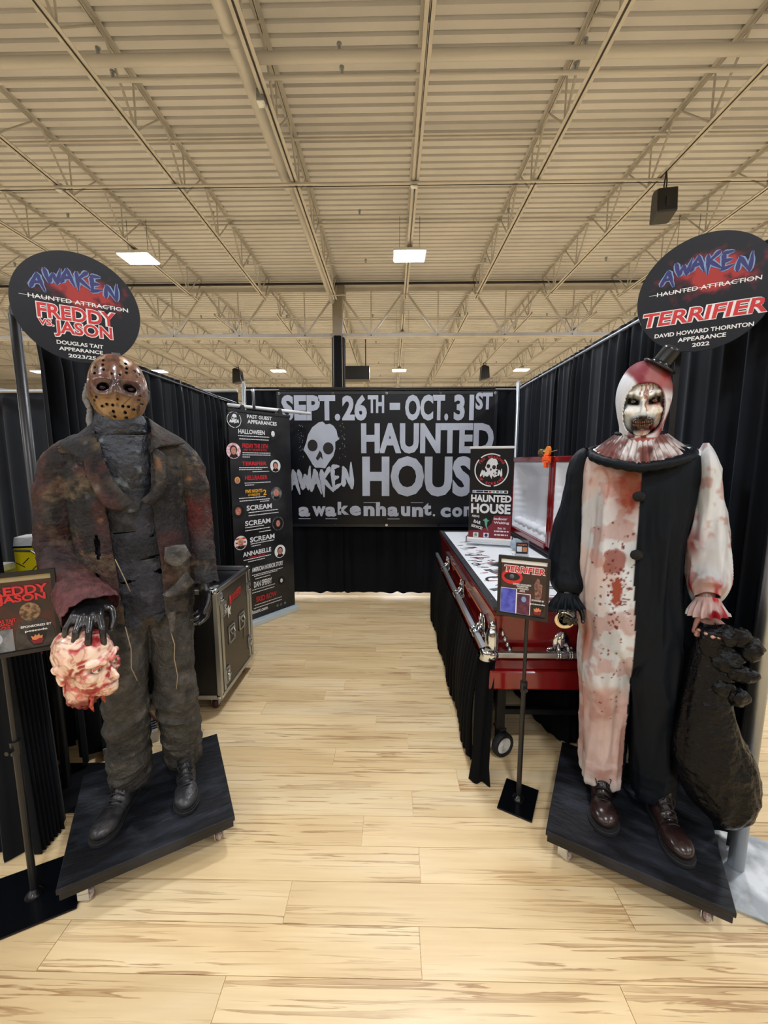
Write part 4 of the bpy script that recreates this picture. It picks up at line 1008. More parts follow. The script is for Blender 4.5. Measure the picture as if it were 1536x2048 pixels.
# small things on and over the coffin
t = thing('acrylic_holder', 'small clear acrylic card holder with printed card, on the white coffin top', 'card holder', (.985, 2.93, .8815), math.radians(-12))
M['acrylic'] = mat('clear_acrylic', (235, 240, 245), .06, trans=.9)
b = MB(); b.b2(-.05, .05, -.002, .002, .0, .135); b.build('panel', M['acrylic'], t); b = MB(); b.b2(-.05, .05, -.045, -.002, 0, .004); b.build('foot', M['acrylic'], t)
b = MB(); b.b2(-.042, .042, -.0035, -.0022, .03, .115); b.build('card', M['black_ink'], t)
b = MB(); b.b2(-.036, .0, -.0045, -.0036, .045, .085); b.build('card_photo', M['sheet'], t); b = MB(); b.b2(.006, .036, -.0045, -.0036, .045, .08); b.build('card_photo', M['orange_ink'], t)
b = MB(); fit_text(b, 'TICKETS', -.034, .034, -.0, .012, .02, .004); b.v = [(x, -.0042 - .0001, .092 + y) for x, y, z in b.v]; b.build('card_band', M['orange_ink'], t, recalc=False)
b = MB(); b.tube([(-.05, -.05, .03), (-.075, -.055, .045), (-.06, -.06, .012), (-.02, -.055, .028), (.02, -.06, .01), (.045, -.055, .03)], .0025, 6); b.build('clip_wire', M['chrome'], t, smooth=True)
t = thing('wrapped_bundle', 'clear plastic wrapped bundle beside the roll-up banner on the coffin', 'bundle', (1.02, 3.17, .8815))
b = MB(); b.ell((0, 0, .05), (.05, .04, .05), 16, 10); b.ell((.02, -.03, .03), (.04, .03, .03), 12, 8)
fuse(b, 'wrap', mat('cloudy_plastic', (150, 168, 180), .15, spec=.7), .006, 3, disp=lambda P: .006 * (ridge(P * 50) - .5), parent=t)
t = thing('tape_gun', 'orange and brass toy gun shaped thing lying on the open coffin lid', 'toy', (1.228, 3.10, 1.643), math.radians(0))
brass = mat('brass', (206, 170, 96), .2, 1.0); orange = mat('bright_orange_plastic', (255, 96, 24), .4)
b = MB(); b.lathe([(.030, -.06), (.032, -.05), (.026, -.02), (.026, .04), (.031, .06), (0, .06)], (-.005, .11, .030), 24, M=Matrix.Rotation(PI / 2, 3, 'X')); b.build('barrel', brass, t, smooth=True)
b = MB(); b.cyl((-.03, -.01, .036), (-.012, -.01, .036), .038, n=28); b.build('disc', mat('pale_orange_plastic', (240, 140, 50), .4), t)
b = MB(); b.b2(-.045, -.02, -.075, .045, -.052, -.004); b.b2(-.045, -.02, -.03, .01, -.09, -.05); b.b2(-.045, -.03, -.09, .06, -.04, -.03); b.box((-.033, .0, -.0), (.02, .05, .02)); b.build('bracket', orange, t, bevel=.003)
b = MB(); b.tube([(-.01, -.04, .03), (-.01, -.09, .035), (.0, -.13, .04)], .004, 6); b.build('pin', M['chrome'], t)

# ------------------------------------------------------------ flight case
fc = thing('flight_case', 'black road case with aluminium edges and recessed handles behind the masked mannequin', 'case', (-1.07, 2.32, 0))
FW, FD, FZ0, FZ1 = .50, .58, .10, .815
M['laminate'] = mat('dark_laminate', (46, 42, 36), .38, c2=(56, 51, 43), scale=3, coat=.1); M['lam_black'] = mat('black_laminate', (14, 15, 18), .35)
b = MB(); b.b2(-FW, -.012, .004, FD - .004, FZ0 + .012, FZ1 - .03); b.build('body', M['lam_black'], fc)
b = MB(); b.b2(-.012, -.002, .03, FD - .03, FZ0 + .03, FZ1 - .03); b.build('side_panel', M['laminate'], fc)
def ang(p0, p1, w_=.03, h_=.03): b = MB(); b.beam(p0, p1, w_, h_); b.build('edge_profile', M['alu'], fc, bevel=.003)
e = .012
for (yy) in (0, FD):
    ang((-e, yy + (e if yy == 0 else -e), FZ0), (-e, yy + (e if yy == 0 else -e), FZ1)); ang((-FW + e, yy + (e if yy == 0 else -e), FZ0), (-FW + e, yy + (e if yy == 0 else -e), FZ1))
for yy in (.062, FD - .062): ang((-.003, yy, FZ0 + .03), (-.003, yy, FZ1 - .03), .012, .028)
for zz in (FZ0, FZ1):
    z_ = zz + (e if zz == FZ0 else -e)
    ang((-e, 0, z_), (-e, FD, z_)); ang((-FW + e, 0, z_), (-FW + e, FD, z_)); ang((-FW, e, z_), (0, e, z_)); ang((-FW, FD - e, z_), (0, FD - e, z_))
b = MB(); b.b2(-FW + .03, -.03, .03, FD - .03, FZ1 - .035, FZ1 - .028); b.build('recessed_top', M['lam_black'], fc)
b = MB(); b.ell((-.10, .10, FZ1 - .022), (.05, .02, .012), 14, 8); b.ell((-.06, .13, FZ1 - .020), (.03, .03, .012), 14, 8); o = b.build('tape_roll', M['zinc'], fc, smooth=True)
cbm = MB(); cbm.ell((0, 0, 0), (.026, .026, .026), 16, 12); cbm.box((.0, .02, .0), (.03, .04, .03)); cm_ = cbm.mesh('corner_ball', M['chrome'], True)
for xx in (-.018, -FW + .018):
    for yy in (.018, FD - .018):
        for zz in (FZ0 + .015, FZ1 - .015):
            o = link('corner_ball', cm_, fc, loc=(xx, yy, zz)); o.rotation_euler = (0, 0, 0 if yy < .1 else PI)
def dish(y, z, w_, h_, grip=True):
    p = bpy.data.objects.new('recessed_handle' if grip else 'butterfly_latch', None); COL.objects.link(p); p.parent = fc; p.location = (.001, y, z)
    b = MB()
    for bb in ((-w_ / 2, w_ / 2, h_ / 2 - .012, h_ / 2), (-w_ / 2, w_ / 2, -h_ / 2, -h_ / 2 + .012), (-w_ / 2, -w_ / 2 + .012, -h_ / 2, h_ / 2), (w_ / 2 - .012, w_ / 2, -h_ / 2, h_ / 2)): b.b2(-.004, .006, bb[0], bb[1], bb[2], bb[3])
    b.build('dish_frame', M['alu'], p, bevel=.003)
    b = MB(); b.b2(-.003, .0015, -w_ / 2 + .01, w_ / 2 - .01, -h_ / 2 + .01, h_ / 2 - .01); b.build('dish', M['black_metal'] if grip else M['alu_dull'], p)
    b = MB()
    if grip: b.tube([(.004, -w_ / 2 + .02, h_ / 2 - .03), (.016, -w_ / 2 + .03, .0), (.016, w_ / 2 - .03, .0), (.004, w_ / 2 - .02, h_ / 2 - .03)], .006, 8); b.b2(.0, .010, -w_ / 2 + .012, w_ / 2 - .012, h_ / 2 - .036, h_ / 2 - .018)
    else: b.b2(.0, .012, -.012, .012, -h_ / 2 + .02, h_ / 2 - .02); b.ell((.014, 0, 0), (.006, .022, .014), 12, 8)
    b.build('grip' if grip else 'latch_key', M['alu'] if grip else M['chrome'], p)
dish(2.513 - 2.32, .46, .10, .12); dish(2.694 - 2.32, .472, .10, .12)
dish(.062 + .03, .665, .07, .10, False); dish(.062 + .035, .214, .07, .11, False); dish(FD - .07, .25, .06, .10, False); dish(FD - .06, .66, .06, .09, False); dish(.05, FZ1 - .07, .05, .07, False)
b = MB(); b.poly([(-.0, .0), (.085, .018), (.19, .012), (.20, .075), (.12, .065), (.05, .06), (.0, .07)], 0, .0006, 0); b.v = [(.0 + z, .185 + x, .685 - .035 + y) for x, y, z in b.v]; st = b.build('sticker', M['red_ink'], fc)
b = MB(); fit_text(b, 'BUSHEAD', .03, .19, .008, .060, .01, .0012); b.v = [(z, .185 + x, .65 + y) for x, y, z in b.v]; b.build('sticker_lettering', M['black_ink'], fc, recalc=False)
b = MB(); b.poly([(0, .02), (.02, .05), (.03, .02), (.06, .03), (.04, .0), (.05, -.03), (.02, -.01), (.01, -.04)], 0, .0006); b.v = [(.001 + z, .145 + x, .615 + y) for x, y, z in b.v]; b.build('sticker', M['white_plastic'], fc)
b = MB(); b.b2(0, .0008, .40, .44, .32, .42); b.build('sticker', mat('faded_sticker', (92, 86, 76), .5), fc)
for (xx, yy) in ((-.07, .07), (-.07, FD - .07), (-FW + .07, .07), (-FW + .07, FD - .07)):
    c = bpy.data.objects.new('caster', None); COL.objects.link(c); c.parent = fc; c.location = (xx, yy, 0)
    b = MB(); b.lathe([(0, -.016), (.03, -.016), (.036, -.008), (.036, .008), (.03, .016), (0, .016)], (0, 0, .036), 20, M=Matrix.Rotation(PI / 2, 3, 'Y')); b.build('wheel', mat('dark_red_wheel', (60, 16, 18), .5) if xx == -.07 and yy == .07 else M['rubber'], c, smooth=True)
    b = MB(); b.b2(-.024, -.019, -.02, .02, .03, .09); b.b2(.019, .024, -.02, .02, .03, .09); b.b2(-.03, .03, -.03, .03, .088, FZ0 + .002); b.build('fork', M['zinc'], c)

# ------------------------------------------------------------ left edge: counters, boxes, odds and ends
def cloth_box(name, label, X0, X1, Y0, Y1, z1, seed):
    t = thing(name, label, 'table', ((X0 + X1) / 2, (Y0 + Y1) / 2, 0)); hx, hy = (X1 - X0) / 2, (Y1 - Y0) / 2
    b = MB(); b.b2(-hx, hx, -hy, hy, z1 - .02, z1); b.build('tabletop', M['black_gloss'], t)
    per = [(-hx, -hy), (hx, -hy), (hx, hy), (-hx, hy)]; P = []; n = 50; nv = 14
    for j in range(nv):
        t_ = j / (nv - 1)
        for k in range(4):
            a, b_ = per[k], per[(k + 1) % 4]
            for i in range(n):
                s_ = i / n; x = a[0] + (b_[0] - a[0]) * s_; y = a[1] + (b_[1] - a[1]) * s_; o_ = (.004 + .022 * t_) * math.sin(s_ * (22 if k % 2 == 0 else 14) * PI + seed) + .012 * t_
                dx, dy = (b_[0] - a[0]), (b_[1] - a[1]); L = math.hypot(dx, dy); P.append((x + dy / L * o_, y - dx / L * o_, (z1 - .001) * (1 - t_) + .006))
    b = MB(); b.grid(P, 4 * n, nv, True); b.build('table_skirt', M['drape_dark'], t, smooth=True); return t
cloth_box('counter', 'black skirted counter at the left edge, behind the framed poster stand', -2.5, -1.46, 1.40, 1.53, 1.0, 1)
cloth_box('side_table', 'black skirted table beyond the left drape pole carrying the yellow box', -2.6, -1.82, 1.86, 2.25, 1.0, 2)
t = thing('storage_box', 'yellow box with a pale faceted lid on the table at the left edge', 'box', (-1.905, 2.03, 1.0), math.radians(12))
yel = mat('yellow_card', (238, 214, 30), .4)
b = MB(); b.b2(-.06, .06, -.05, .05, 0, .155); b.build('box_body', yel, t, bevel=.003)
b = MB(); b.b2(-.062, .062, -.052, .052, .155, .165); b.build('dark_band', M['rim'], t)
b = MB(); b.add([(-.06, -.05, .165), (.06, -.05, .165), (.06, .05, .165), (-.06, .05, .165), (-.055, -.045, .21), (.05, -.045, .215), (.05, .045, .215), (-.055, .045, .21), (.01, -.052, .205)], [(0, 1, 8), (1, 5, 8), (5, 4, 8), (4, 0, 8), (1, 2, 6, 5), (2, 3, 7, 6), (3, 0, 4, 7), (4, 5, 6, 7), (0, 3, 2, 1)]); b.build('lid', M['white_plastic'], t)
b = MB(); b.tube([(-.058, -.053, .145), (.02, -.053, .14), (.045, -.053, .12), (.055, -.053, .08), (.056, -.053, .02)], .005, 6); b.build('pale_stripe', M['zinc'], t)
for (xa, za, ang_) in ((-.01, .085, .8), (-.035, .065, -.6), (.02, .04, .8)):
    b = MB(); b.box((xa, -.0508, za), (.045, .001, .004), 0, 0, Matrix.Rotation(-ang_, 3, 'Y')); b.build('printed_mark', M['black_ink'], t)
t = thing('cash_box', 'small grey metal box at the left edge, beside the yellow box', 'box', (-2.06, 1.96, 1.0), .1)
b = MB(); b.b2(-.08, .08, -.05, .05, 0, .045); b.build('box_body', M['zinc'], t, bevel=.004); b = MB(); b.poly([(-.08, .045), (.08, .045), (.06, .07), (-.06, .07)], -.05, .05); b.v = [(x, z, y) for x, y, z in b.v]; b.build('lid', M['zinc'], t)
b = MB(); b.ell((-.02, -.052, .025), (.006, .004, .006), 10, 8); b.build('stud', M['chrome'], t)
b = MB(); b.b2(-1.585, -1.57, 1.62, 1.66, .74, .95); o = b.build('hanging_strip', mat('crimson_cloth', (150, 12, 30), .6)); tag(o, 'narrow crimson strip hanging behind the left poster stand', 'strip')
o.parent = None
t = thing('amplifier', 'small silver box with a ridged top lying on the floor by the left drape', 'box', (-1.47, 2.03, 0), math.radians(38))
b = MB(); b.b2(-.13, .13, -.05, .05, 0.004, .07); b.build('case_body', M['alu_dull'], t, bevel=.003)
for k in range(4): b = MB(); b.b2(-.0, .13, -.042 + k * .026, -.030 + k * .026, .07, .078); b.build('ridge', M['chrome'], t)
b = MB(); b.b2(-.13, -.01, -.048, .048, .07, .085); b.build('black_top', M['black_metal'], t)
b = MB(); b.tube([(-1.42, 2.24, .02), (-1.38, 2.28, .05), (-1.42, 2.30, .10), (-1.48, 2.29, .12), (-1.50, 2.25, .06), (-1.45, 2.23, .015), (-1.38, 2.23, .012), (-1.32, 2.22, .012)], .008, 8); o = b.build('cable', mat('brown_cable', (110, 62, 54), .5), smooth=True); tag(o, 'looped reddish brown cable lying beside the silver box', 'cable')
# hanging loudspeakers
def spk(label, x, y, z, s, yaw=0.0):
    t = thing('loudspeaker', label, 'loudspeaker', (x, y, z), yaw)
    b = MB(); pts = [(-.15, -.26), (.17, -.20), (.13, .20), (-.05, .26), (-.13, .22)]
    b.poly([(a * s, c * s) for a, c in pts], -.16 * s, .16 * s); b.v = [(v[0], v[2], v[1]) for v in b.v]; b.build('cabinet', M['black_metal'], t, bevel=.025 * s)
    b = MB(); b.b2(.13 * s, .17 * s, -.03 * s, .03 * s, -.12 * s, .04 * s); b.build('bracket', M['black_metal'], t)
    b = MB(); b.tube([(-.04 * s, 0, .24 * s), (-.05 * s, 0, .33 * s), (0, 0, ZB - z + .01), (.05 * s, 0, .33 * s), (.04 * s, 0, .24 * s)], .012 * s, 6); b.build('hanging_strap', M['black_metal'], t)
spk('black wedge loudspeaker hanging from a joist at upper right', 4.01, 6.42, 5.36, .84, math.radians(-100))
spk('small black loudspeaker hanging far off above the left drape', -6.946, 18.4, 5.42, 1.3)
spk('small black loudspeaker hanging far off above the right drape', 4.01, 17.7, 5.38, 1.2)

# ------------------------------------------------------------ mannequins on wheeled boards
def board(label, loc, rz, w_, d_):
    t = thing('wheeled_board', label, 'board', loc, rz)
    b = MB(); b.b2(-w_ / 2, w_ / 2, -d_ / 2, d_ / 2, .120, .140); b.build('top_panel', M['platform'], t, bevel=.003)
    for bb in ((-w_ / 2 + .006, w_ / 2 - .006, -d_ / 2 + .006, -d_ / 2 + .045), (-w_ / 2 + .006, w_ / 2 - .006, d_ / 2 - .045, d_ / 2 - .006), (-w_ / 2 + .006, -w_ / 2 + .045, -d_ / 2 + .045, d_ / 2 - .045), (w_ / 2 - .045, w_ / 2 - .006, -d_ / 2 + .045, d_ / 2 - .045)):
        b = MB(); b.b2(*bb, .090, .120); b.build('frame_batten', M['platform'], t, bevel=.002)
    for sx in (-1, 1):
        for sy in (-1, 1):
            c = bpy.data.objects.new('caster', None); COL.objects.link(c); c.parent = t; c.location = (sx * (w_ / 2 - .06), sy * (d_ / 2 - .06), 0); c.rotation_euler = (0, 0, .6 + sx)
            b = MB(); b.lathe([(0, -.011), (.020, -.012), (.027, -.006), (.027, .006), (.020, .012), (0, .011)], (.012, 0, .027), 20, M=Matrix.Rotation(PI / 2, 3, 'X')); b.build('wheel', mat('clear_wheel', (120, 70, 62), .25, c2=(176, 172, 168), scale=60), c, smooth=True)
            b = MB(); b.b2(-.01, .03, -.019, -.015, .02, .075); b.b2(-.01, .03, .015, .019, .02, .075); b.build('fork', M['chrome'], c, bevel=.002)
            b = MB(); b.b2(-.03, .03, -.03, .03, .075, .090); b.build('mount_plate', M['chrome'], c, bevel=.002)
    return t
board('black painted wheeled board under the masked mannequin', (-1.043, 1.555, 0), math.radians(30.6), .583, .580)
board('black painted wheeled board under the clown mannequin', (1.016, 1.526, 0), math.radians(-29.0), .583, .585)

def hand(mb, w_, d, n, s, sc=1.0, curl=(35, 45, 30), spread=.08, r=.0085, thumb=True, lens=(.92, 1.0, .95, .78)):
    w_ = Vector(w_); d = Vector(d).normalized(); n = Vector(n); n = (n - d * n.dot(d)).normalized(); s = Vector(s); s = (s - d * s.dot(d) - n * s.dot(n)).normalized()
    tips = []
    for i in range(4):
        off = (1.5 - i) * .0195 * sc
        kn = w_ + d * (.088 - abs(i - 1.2) * .006) * sc + s * off
        mb.cap(w_ + s * off * .6 + d * .01, kn, .013 * sc, .0115 * sc, 10)
        dirv = (d + s * (1.5 - i) * spread).normalized(); p = kn; rr = r * sc * (1.06 if i < 3 else .92)
        for k, (L, a) in enumerate(zip((.043, .026, .021), curl)):
            a = math.radians(a + (i * 3)); ax = dirv.cross(n).normalized(); dirv = (Matrix.Rotation(a, 3, ax) @ dirv).normalized()
            q = p + dirv * L * lens[i] * sc; mb.cap(p, q, rr, rr * .92, 10); p = q; rr *= .92
        tips.append(p)
    mb.ell(w_ + d * .05 * sc - n * .0, (.001, .001, .001), 4, 3)
    if thumb:
        b0 = w_ + d * .022 * sc + s * .024 * sc; k1 = b0 + (d * .55 + s * .75 + n * .25).normalized() * .036 * sc; k2 = k1 + (d * .85 + s * .25 + n * .45).normalized() * .032 * sc; k3 = k2 + (d * .85 - s * .05 + n * .55).normalized() * .026 * sc
        mb.cap(w_ + d * .015, b0, .014 * sc, .013 * sc, 10); mb.cap(b0, k1, .0125 * sc, .011 * sc, 10); mb.cap(k1, k2, .0105 * sc, .0098 * sc, 10); mb.cap(k2, k3, .0098 * sc, .0085 * sc, 10)
    return tips

def boot(parent, name, toe, heel, h, m, laces=True, L=.30, wd=.052, sole_m=None, point=1.0, toe_bulge=1.0):
    toe = Vector(toe); heel = Vector(heel); d = (toe - heel); d.z = 0; d.normalize(); ang_ = math.atan2(d.y, d.x); c = heel
    p = bpy.data.objects.new(name, None); COL.objects.link(p); p.parent = parent; p.location = heel; p.rotation_euler = (0, 0, ang_)
    b = MB(); b.ell((.05, 0, .055), (.052, .038, .055), 20, 14); b.ell((.10, 0, .050), (.07, .042, .048), 20, 14); b.ell((.17, -.002, .038), (.075, .045, .036), 20, 14); b.ell((L - .072, 0, .036 * toe_bulge), (.068 * point, wd * .93, .032 * toe_bulge), 22, 14)
    b.cap((.055, 0, .06), (.06, 0, h), .040, .043, 18); b.cap((.12, 0, .07), (.075, 0, .115), .028, .032, 14)
    def dsp(P):
        cr = -.0035 * np.exp(-((P[:, 0] - (L - .125)) / .008) ** 2) * (P[:, 2] > .03) - .0025 * np.exp(-((P[:, 0] - (L - .142)) / .007) ** 2) * (P[:, 2] > .03)
        return cr + .0025 * (fbm(P * 30) - .5)
    o = fuse(b, 'upper', m, .005, 6, disp=dsp, parent=p)
    P = getco(o.data); P[:, 2] = np.maximum(P[:, 2], .018); setco(o.data, P)
    prof = [(0, .0), (.01, .026), (.05, .036), (.10, .034), (.15, .040), (L - .09, wd), (L - .05, wd * .98), (L - .02, wd * .72), (L - .004, wd * .34), (L, 0)]
    up = catmull(prof, 30); out = [(x, y) for x, y in up] + [(x, -y) for x, y in up[::-1][1:-1]]
    b = MB(); b.poly(out, 0, .017); b.build('sole', sole_m or M['rubber'], p, bevel=.003)
    b = MB(); b.poly([(x * .985 + .002, y * .94) for x, y in out], .017, .024); b.build('welt', sole_m or M['rubber'], p)
    if laces:
        for k in range(5):
            x = .105 + k * .018; z = .128 - k * .0135; z = max(z, .076)
            lc = MB(); lc.tube([(x - .008, -.026, z - .018), (x, -.014, z - .002), (x + .002, 0, z + .003), (x, .014, z - .002), (x - .008, .026, z - .018)], .0028, 6); lc.build('lace', M['rubber'], p, smooth=True)
        lc = MB(); lc.tube([(.10, 0, .132), (.115, .03, .125), (.13, .02, .10), (.105, .0, .128), (.12, -.03, .12), (.135, -.02, .095)], .0025, 6); lc.build('lace_bow', M['rubber'], p, smooth=True)
    return p

# ======================= left: masked figure in a torn jacket
ZP = .14
LM = thing('mannequin', 'mannequin wearing a tan perforated face mask, scorched jacket and grey trousers', 'mannequin', (-1.02, 1.60, ZP), math.radians(31))
def z_(z): return z - ZP
M['glove'] = mat('cracked_black_rubber', (20, 21, 24), .28, c2=(52, 54, 58), scale=50, bump=.5, bscale=60, lo=.5, hi=.8)
bd = MB()
bd.ell((-.055, .0, z_(1.885)), (.086, .104, .120)); bd.ell((-.055, -.03, z_(1.80)), (.066, .078, .075)); bd.cap((-.052, .01, z_(1.80)), (-.045, .02, z_(1.64)), .060, .070, 20)
bd.ell((-.148, .012, z_(1.862)), (.014, .022, .038)); bd.ell((.038, .012, z_(1.862)), (.014, .022, .038))
bd.ell((-.045, .03, z_(1.50)), (.185, .105, .19)); bd.cap((-.225, .03, z_(1.60)), (.14, .03, z_(1.61)), .062, .062, 20)
bd.cap((-.04, .03, z_(1.45)), (-.02, .03, z_(1.05)), .115, .115, 24); bd.ell((-.015, .03, z_(.99)), (.14, .10, .11))
wL = (-.170, -.175, z_(1.110)); wR = (.205, -.03, z_(1.055))
bd.cap((-.235, .03, z_(1.58)), (-.285, .03, z_(1.26)), .045, .038, 16); bd.cap((-.285, .03, z_(1.26)), (-.215, -.12, z_(1.115)), .036, .030, 16); bd.cap((-.215, -.12, z_(1.115)), wL, .032, .030, 16)
bd.cap((.150, .03, z_(1.61)), (.195, .05, z_(1.32)), .050, .042, 16); bd.cap((.195, .05, z_(1.32)), wR, .042, .028, 16)
bd.cap((-.095, .03, z_(.98)), (-.117, .0, z_(.58)), .078, .052, 20); bd.cap((-.117, .0, z_(.58)), (-.13, .05, z_(.24)), .052, .038, 20)
bd.cap((.065, .03, z_(.98)), (.068, .0, z_(.57)), .078, .052, 20); bd.cap((.068, .0, z_(.57)), (.085, .06, z_(.24)), .052, .038, 20)
hand(bd, wL, (-.12, -.80, -.30), (-.10, .2, -.9), (1, -.15, .05), 1.25, curl=(24, 30, 24), spread=.26, r=.0100)
hand(bd, wR, (.05, -.04, -1), (-.8, -.3, 0), (0, -1, 0), 1.08, curl=(24, 30, 20), r=.0098)
def body_cols(P):
    C = base(len(P), (26, 26, 29)); n = fbm(P * 28)
    hd = P[:, 2] > z_(1.72); C = np.where((hd)[:, None], np.array(lin((66, 62, 62))), C); C = mixc(C, (120, 108, 104), ss(.55, .75, n) * hd); C = mixc(C, (30, 26, 28), ss(.5, .35, n) * hd)
    hh_ = ~hd; C = mixc(C, (66, 62, 60), ss(.60, .78, n) * hh_ * .7); return C
fuse(bd, 'body', M['attr_head'], .0048, 4, disp=lambda P: .003 * (fbm(P * 35) - .5), color=body_cols, parent=LM)
# trousers
def leg_rings(hip, knee, hem, a0, a1, a2, b0, b1, b2): return [hip + (a0, b0), tuple((np.array(hip) * .55 + np.array(knee) * .45)) + ((a0 * .55 + a1 * .45), (b0 * .55 + b1 * .45)), knee + (a1, b1), tuple((np.array(knee) * .5 + np.array(hem) * .5)) + ((a1 + a2) / 2 * 1.0, (b1 + b2) / 2 * 1.03), hem + (a2, b2)]
tr = MB()
for hip, knee, hem in (((-.092, .02, z_(.98)), (-.117, -.01, z_(.60)), (-.128, .03, z_(.215))), ((.070, .02, z_(.98)), (.068, -.01, z_(.58)), (.085, .055, z_(.225)))):
    P, U, W = loft(leg_rings(hip, knee, hem, .086, .079, .073, .098, .085, .082), 48, 50, power=2.2); g = MB(); g.grid([tuple(p) for p in P], 48, 50, True); g.f += [tuple(reversed(range(48))), tuple(range(48 * 49, 48 * 50))]; g.m = [0] * len(g.f); tr.add(g.v, g.f)
tr.ell((-.012, .025, z_(1.02)), (.158, .108, .125), 32, 20)
def trouser_disp(P):
    z = P[:, 2]; knee = np.exp(-((z - z_(.55)) / .16) ** 2); low = np.exp(-((z - z_(.30)) / .10) ** 2)
    w1 = ridge(np.c_[P[:, 0] * 5, P[:, 1] * 5, (z + .35 * np.abs(P[:, 0] + .02)) * 20] + 3) - .5
    w2 = ridge(np.c_[P[:, 0] * 12, P[:, 1] * 12, z * 9] + 9) - .5
    hem = .006 * (vn(P * 90) - .5) * (z < z_(.24))
    return w1 * (.024 * knee + .022 * low + .007) + w2 * .014 + hem
def trouser_col(P):
    C = base(len(P), (62, 60, 56)); C = mixc(C, (44, 43, 42), ss(.4, .65, fbm(P * 7))); C = mixc(C, (92, 88, 82), ss(.58, .75, fbm(P * 14 + 4)) * .6); C = mixc(C, (34, 32, 31), ss(z_(.34), z_(.2), P[:, 2]) * .7); return C
fuse(tr, 'trousers', M['attr_rough'], .0055, 3, disp=trouser_disp, color=trouser_col, parent=LM)
# undershirt and scarf
def shirt_col(P):
    C = base(len(P), (48, 49, 58)); C = mixc(C, (30, 31, 36), ss(.45, .65, fbm(P * 9))); C = mixc(C, (74, 74, 82), ss(.6, .75, fbm(P * 18 + 5)) * .6); return C
def shirt_kill(c, w_):
    k = c[:, 2] < z_(.935) + .05 * vn(np.c_[c[:, 0] * 40, c[:, 1] * 0, c[:, 2] * 0] + 2) * 1.0
    for (x, z, wx, wz, sl) in ((.015, 1.22, .045, .006, .15), (.045, 1.155, .03, .012, -.3), (.03, .985 + .0, .042, .004, .12), (-.07, 1.13, .03, .008, .1), (-.055, 1.33, .05, .005, .1), (.03, 1.31, .018, .005, .9)):
        dx = c[:, 0] - x; dz = c[:, 2] - z_(z) - sl * dx; k |= ((np.abs(dx) / wx + np.abs(dz) / wz) < 1) & (c[:, 1] < 0)
    return k
cloth('shirt', [(-.045, .025, z_(1.62), .16, .105), (-.045, .03, z_(1.50), .185, .125), (-.035, .03, z_(1.30), .165, .125), (-.02, .03, z_(1.10), .155, .125), (-.018, .025, z_(.92), .160, .130)], M['attr_rough'], LM, 150, 170,
      disp=lambda u, v, P: .010 * (ridge(np.c_[P[:, 0] * 9, P[:, 1] * 9, P[:, 2] * 4]) - .5) + .004 * (fbm(P * 25) - .5), color=shirt_col, kill=shirt_kill, power=2.3)
def scarf_col(P):
    C = base(len(P), (34, 40, 52)); C = mixc(C, (22, 24, 30), ss(.4, .6, fbm(P * 12))); C = mixc(C, (118, 132, 140), ss(.64, .75, fbm(P * 26 + 5)) * .7); return C
M['attr_scarf'] = mat('grimy_scarf_cloth', (90, 80, 70), .45, attr=True, bump=.8, bscale=70, grain=.5, gscale=40)
cloth('scarf', [(-.052, -.005, z_(1.775), .078, .082), (-.052, -.008, z_(1.735), .090, .095), (-.05, -.0, z_(1.70), .098, .100), (-.048, -.004, z_(1.655), .112, .112), (-.046, -.0, z_(1.60), .125, .125), (-.045, .01, z_(1.50), .12, .125), (-.04, .02, z_(1.42), .08, .124)], M['attr_scarf'], LM, 120, 90,
      disp=lambda u, v, P: .016 * (ridge(np.c_[P[:, 0] * 7, P[:, 1] * 7, P[:, 2] * 22]) - .4) * (v < .8) + .008 * (fbm(P * 25) - .5), color=scarf_col)
# jacket
def jacket_col(P, red=0.0):
    n1, n2, n3 = fbm(P * 5 + 1), fbm(P * 11 + 5), fbm(P * 30 + 9)
    C = base(len(P), (62, 57, 52)); C = mixc(C, (32, 31, 34), ss(.40, .56, n1)); C = mixc(C, (92, 80, 62), ss(.56, .7, n2) * .8); C = mixc(C, (26, 24, 27), ss(.60, .72, fbm(P * 9 + 21))); C = mixc(C, (74, 38, 36), ss(.56, .7, fbm(P * 7 + 33)) * .5); C = mixc(C, (18, 17, 19), ss(.58, .66, fbm(P * 22 + 13)) * .8)
    C = mixc(C, (116, 112, 112), ss(.68, .78, n3) * ss(z_(1.3), z_(1.6), P[:, 2]) * .6); C = mixc(C, (150, 104, 62), ss(.72, .8, fbm(P * 16 + 2)) * .6); return C
def jd(P): return .016 * (ridge(np.c_[P[:, 0] * 9, P[:, 1] * 9, P[:, 2] * 4] + 2) - .5) + .014 * (fbm(P * 14) - .5) + .009 * (ridge(P * 26) - .5)
def jarc(side):
    def f(t):
        # opening: wide V at the chest, straight below
        if side < 0:
            o = .30 + .10 * t
            return (PI * 0.5 + .0, PI * 1.5 - .34 + .06 * t - .55 * max(0, .30 - t))
        return (-PI / 2 + .30 + .55 * max(0, .30 - t) + .04 * t, PI / 2)
    return f
jr = [(-.046, .03, z_(1.725), .078, .085), (-.046, .03, z_(1.702), .140, .100), (-.047, .03, z_(1.668), .200, .118), (-.047, .03, z_(1.61), .222, .136), (-.045, .03, z_(1.50), .210, .150), (-.040, .03, z_(1.35), .200, .152), (-.032, .03, z_(1.20), .196, .152), (-.028, .03, z_(1.08), .190, .150), (-.025, .03, z_(.955), .186, .150)]
def hem_kill(c, w_): return (c[:, 2] < z_(.968) + .03 * (vn(np.c_[c[:, 0] * 60, c[:, 1] * 60, c[:, 2] * 0]) - .3))
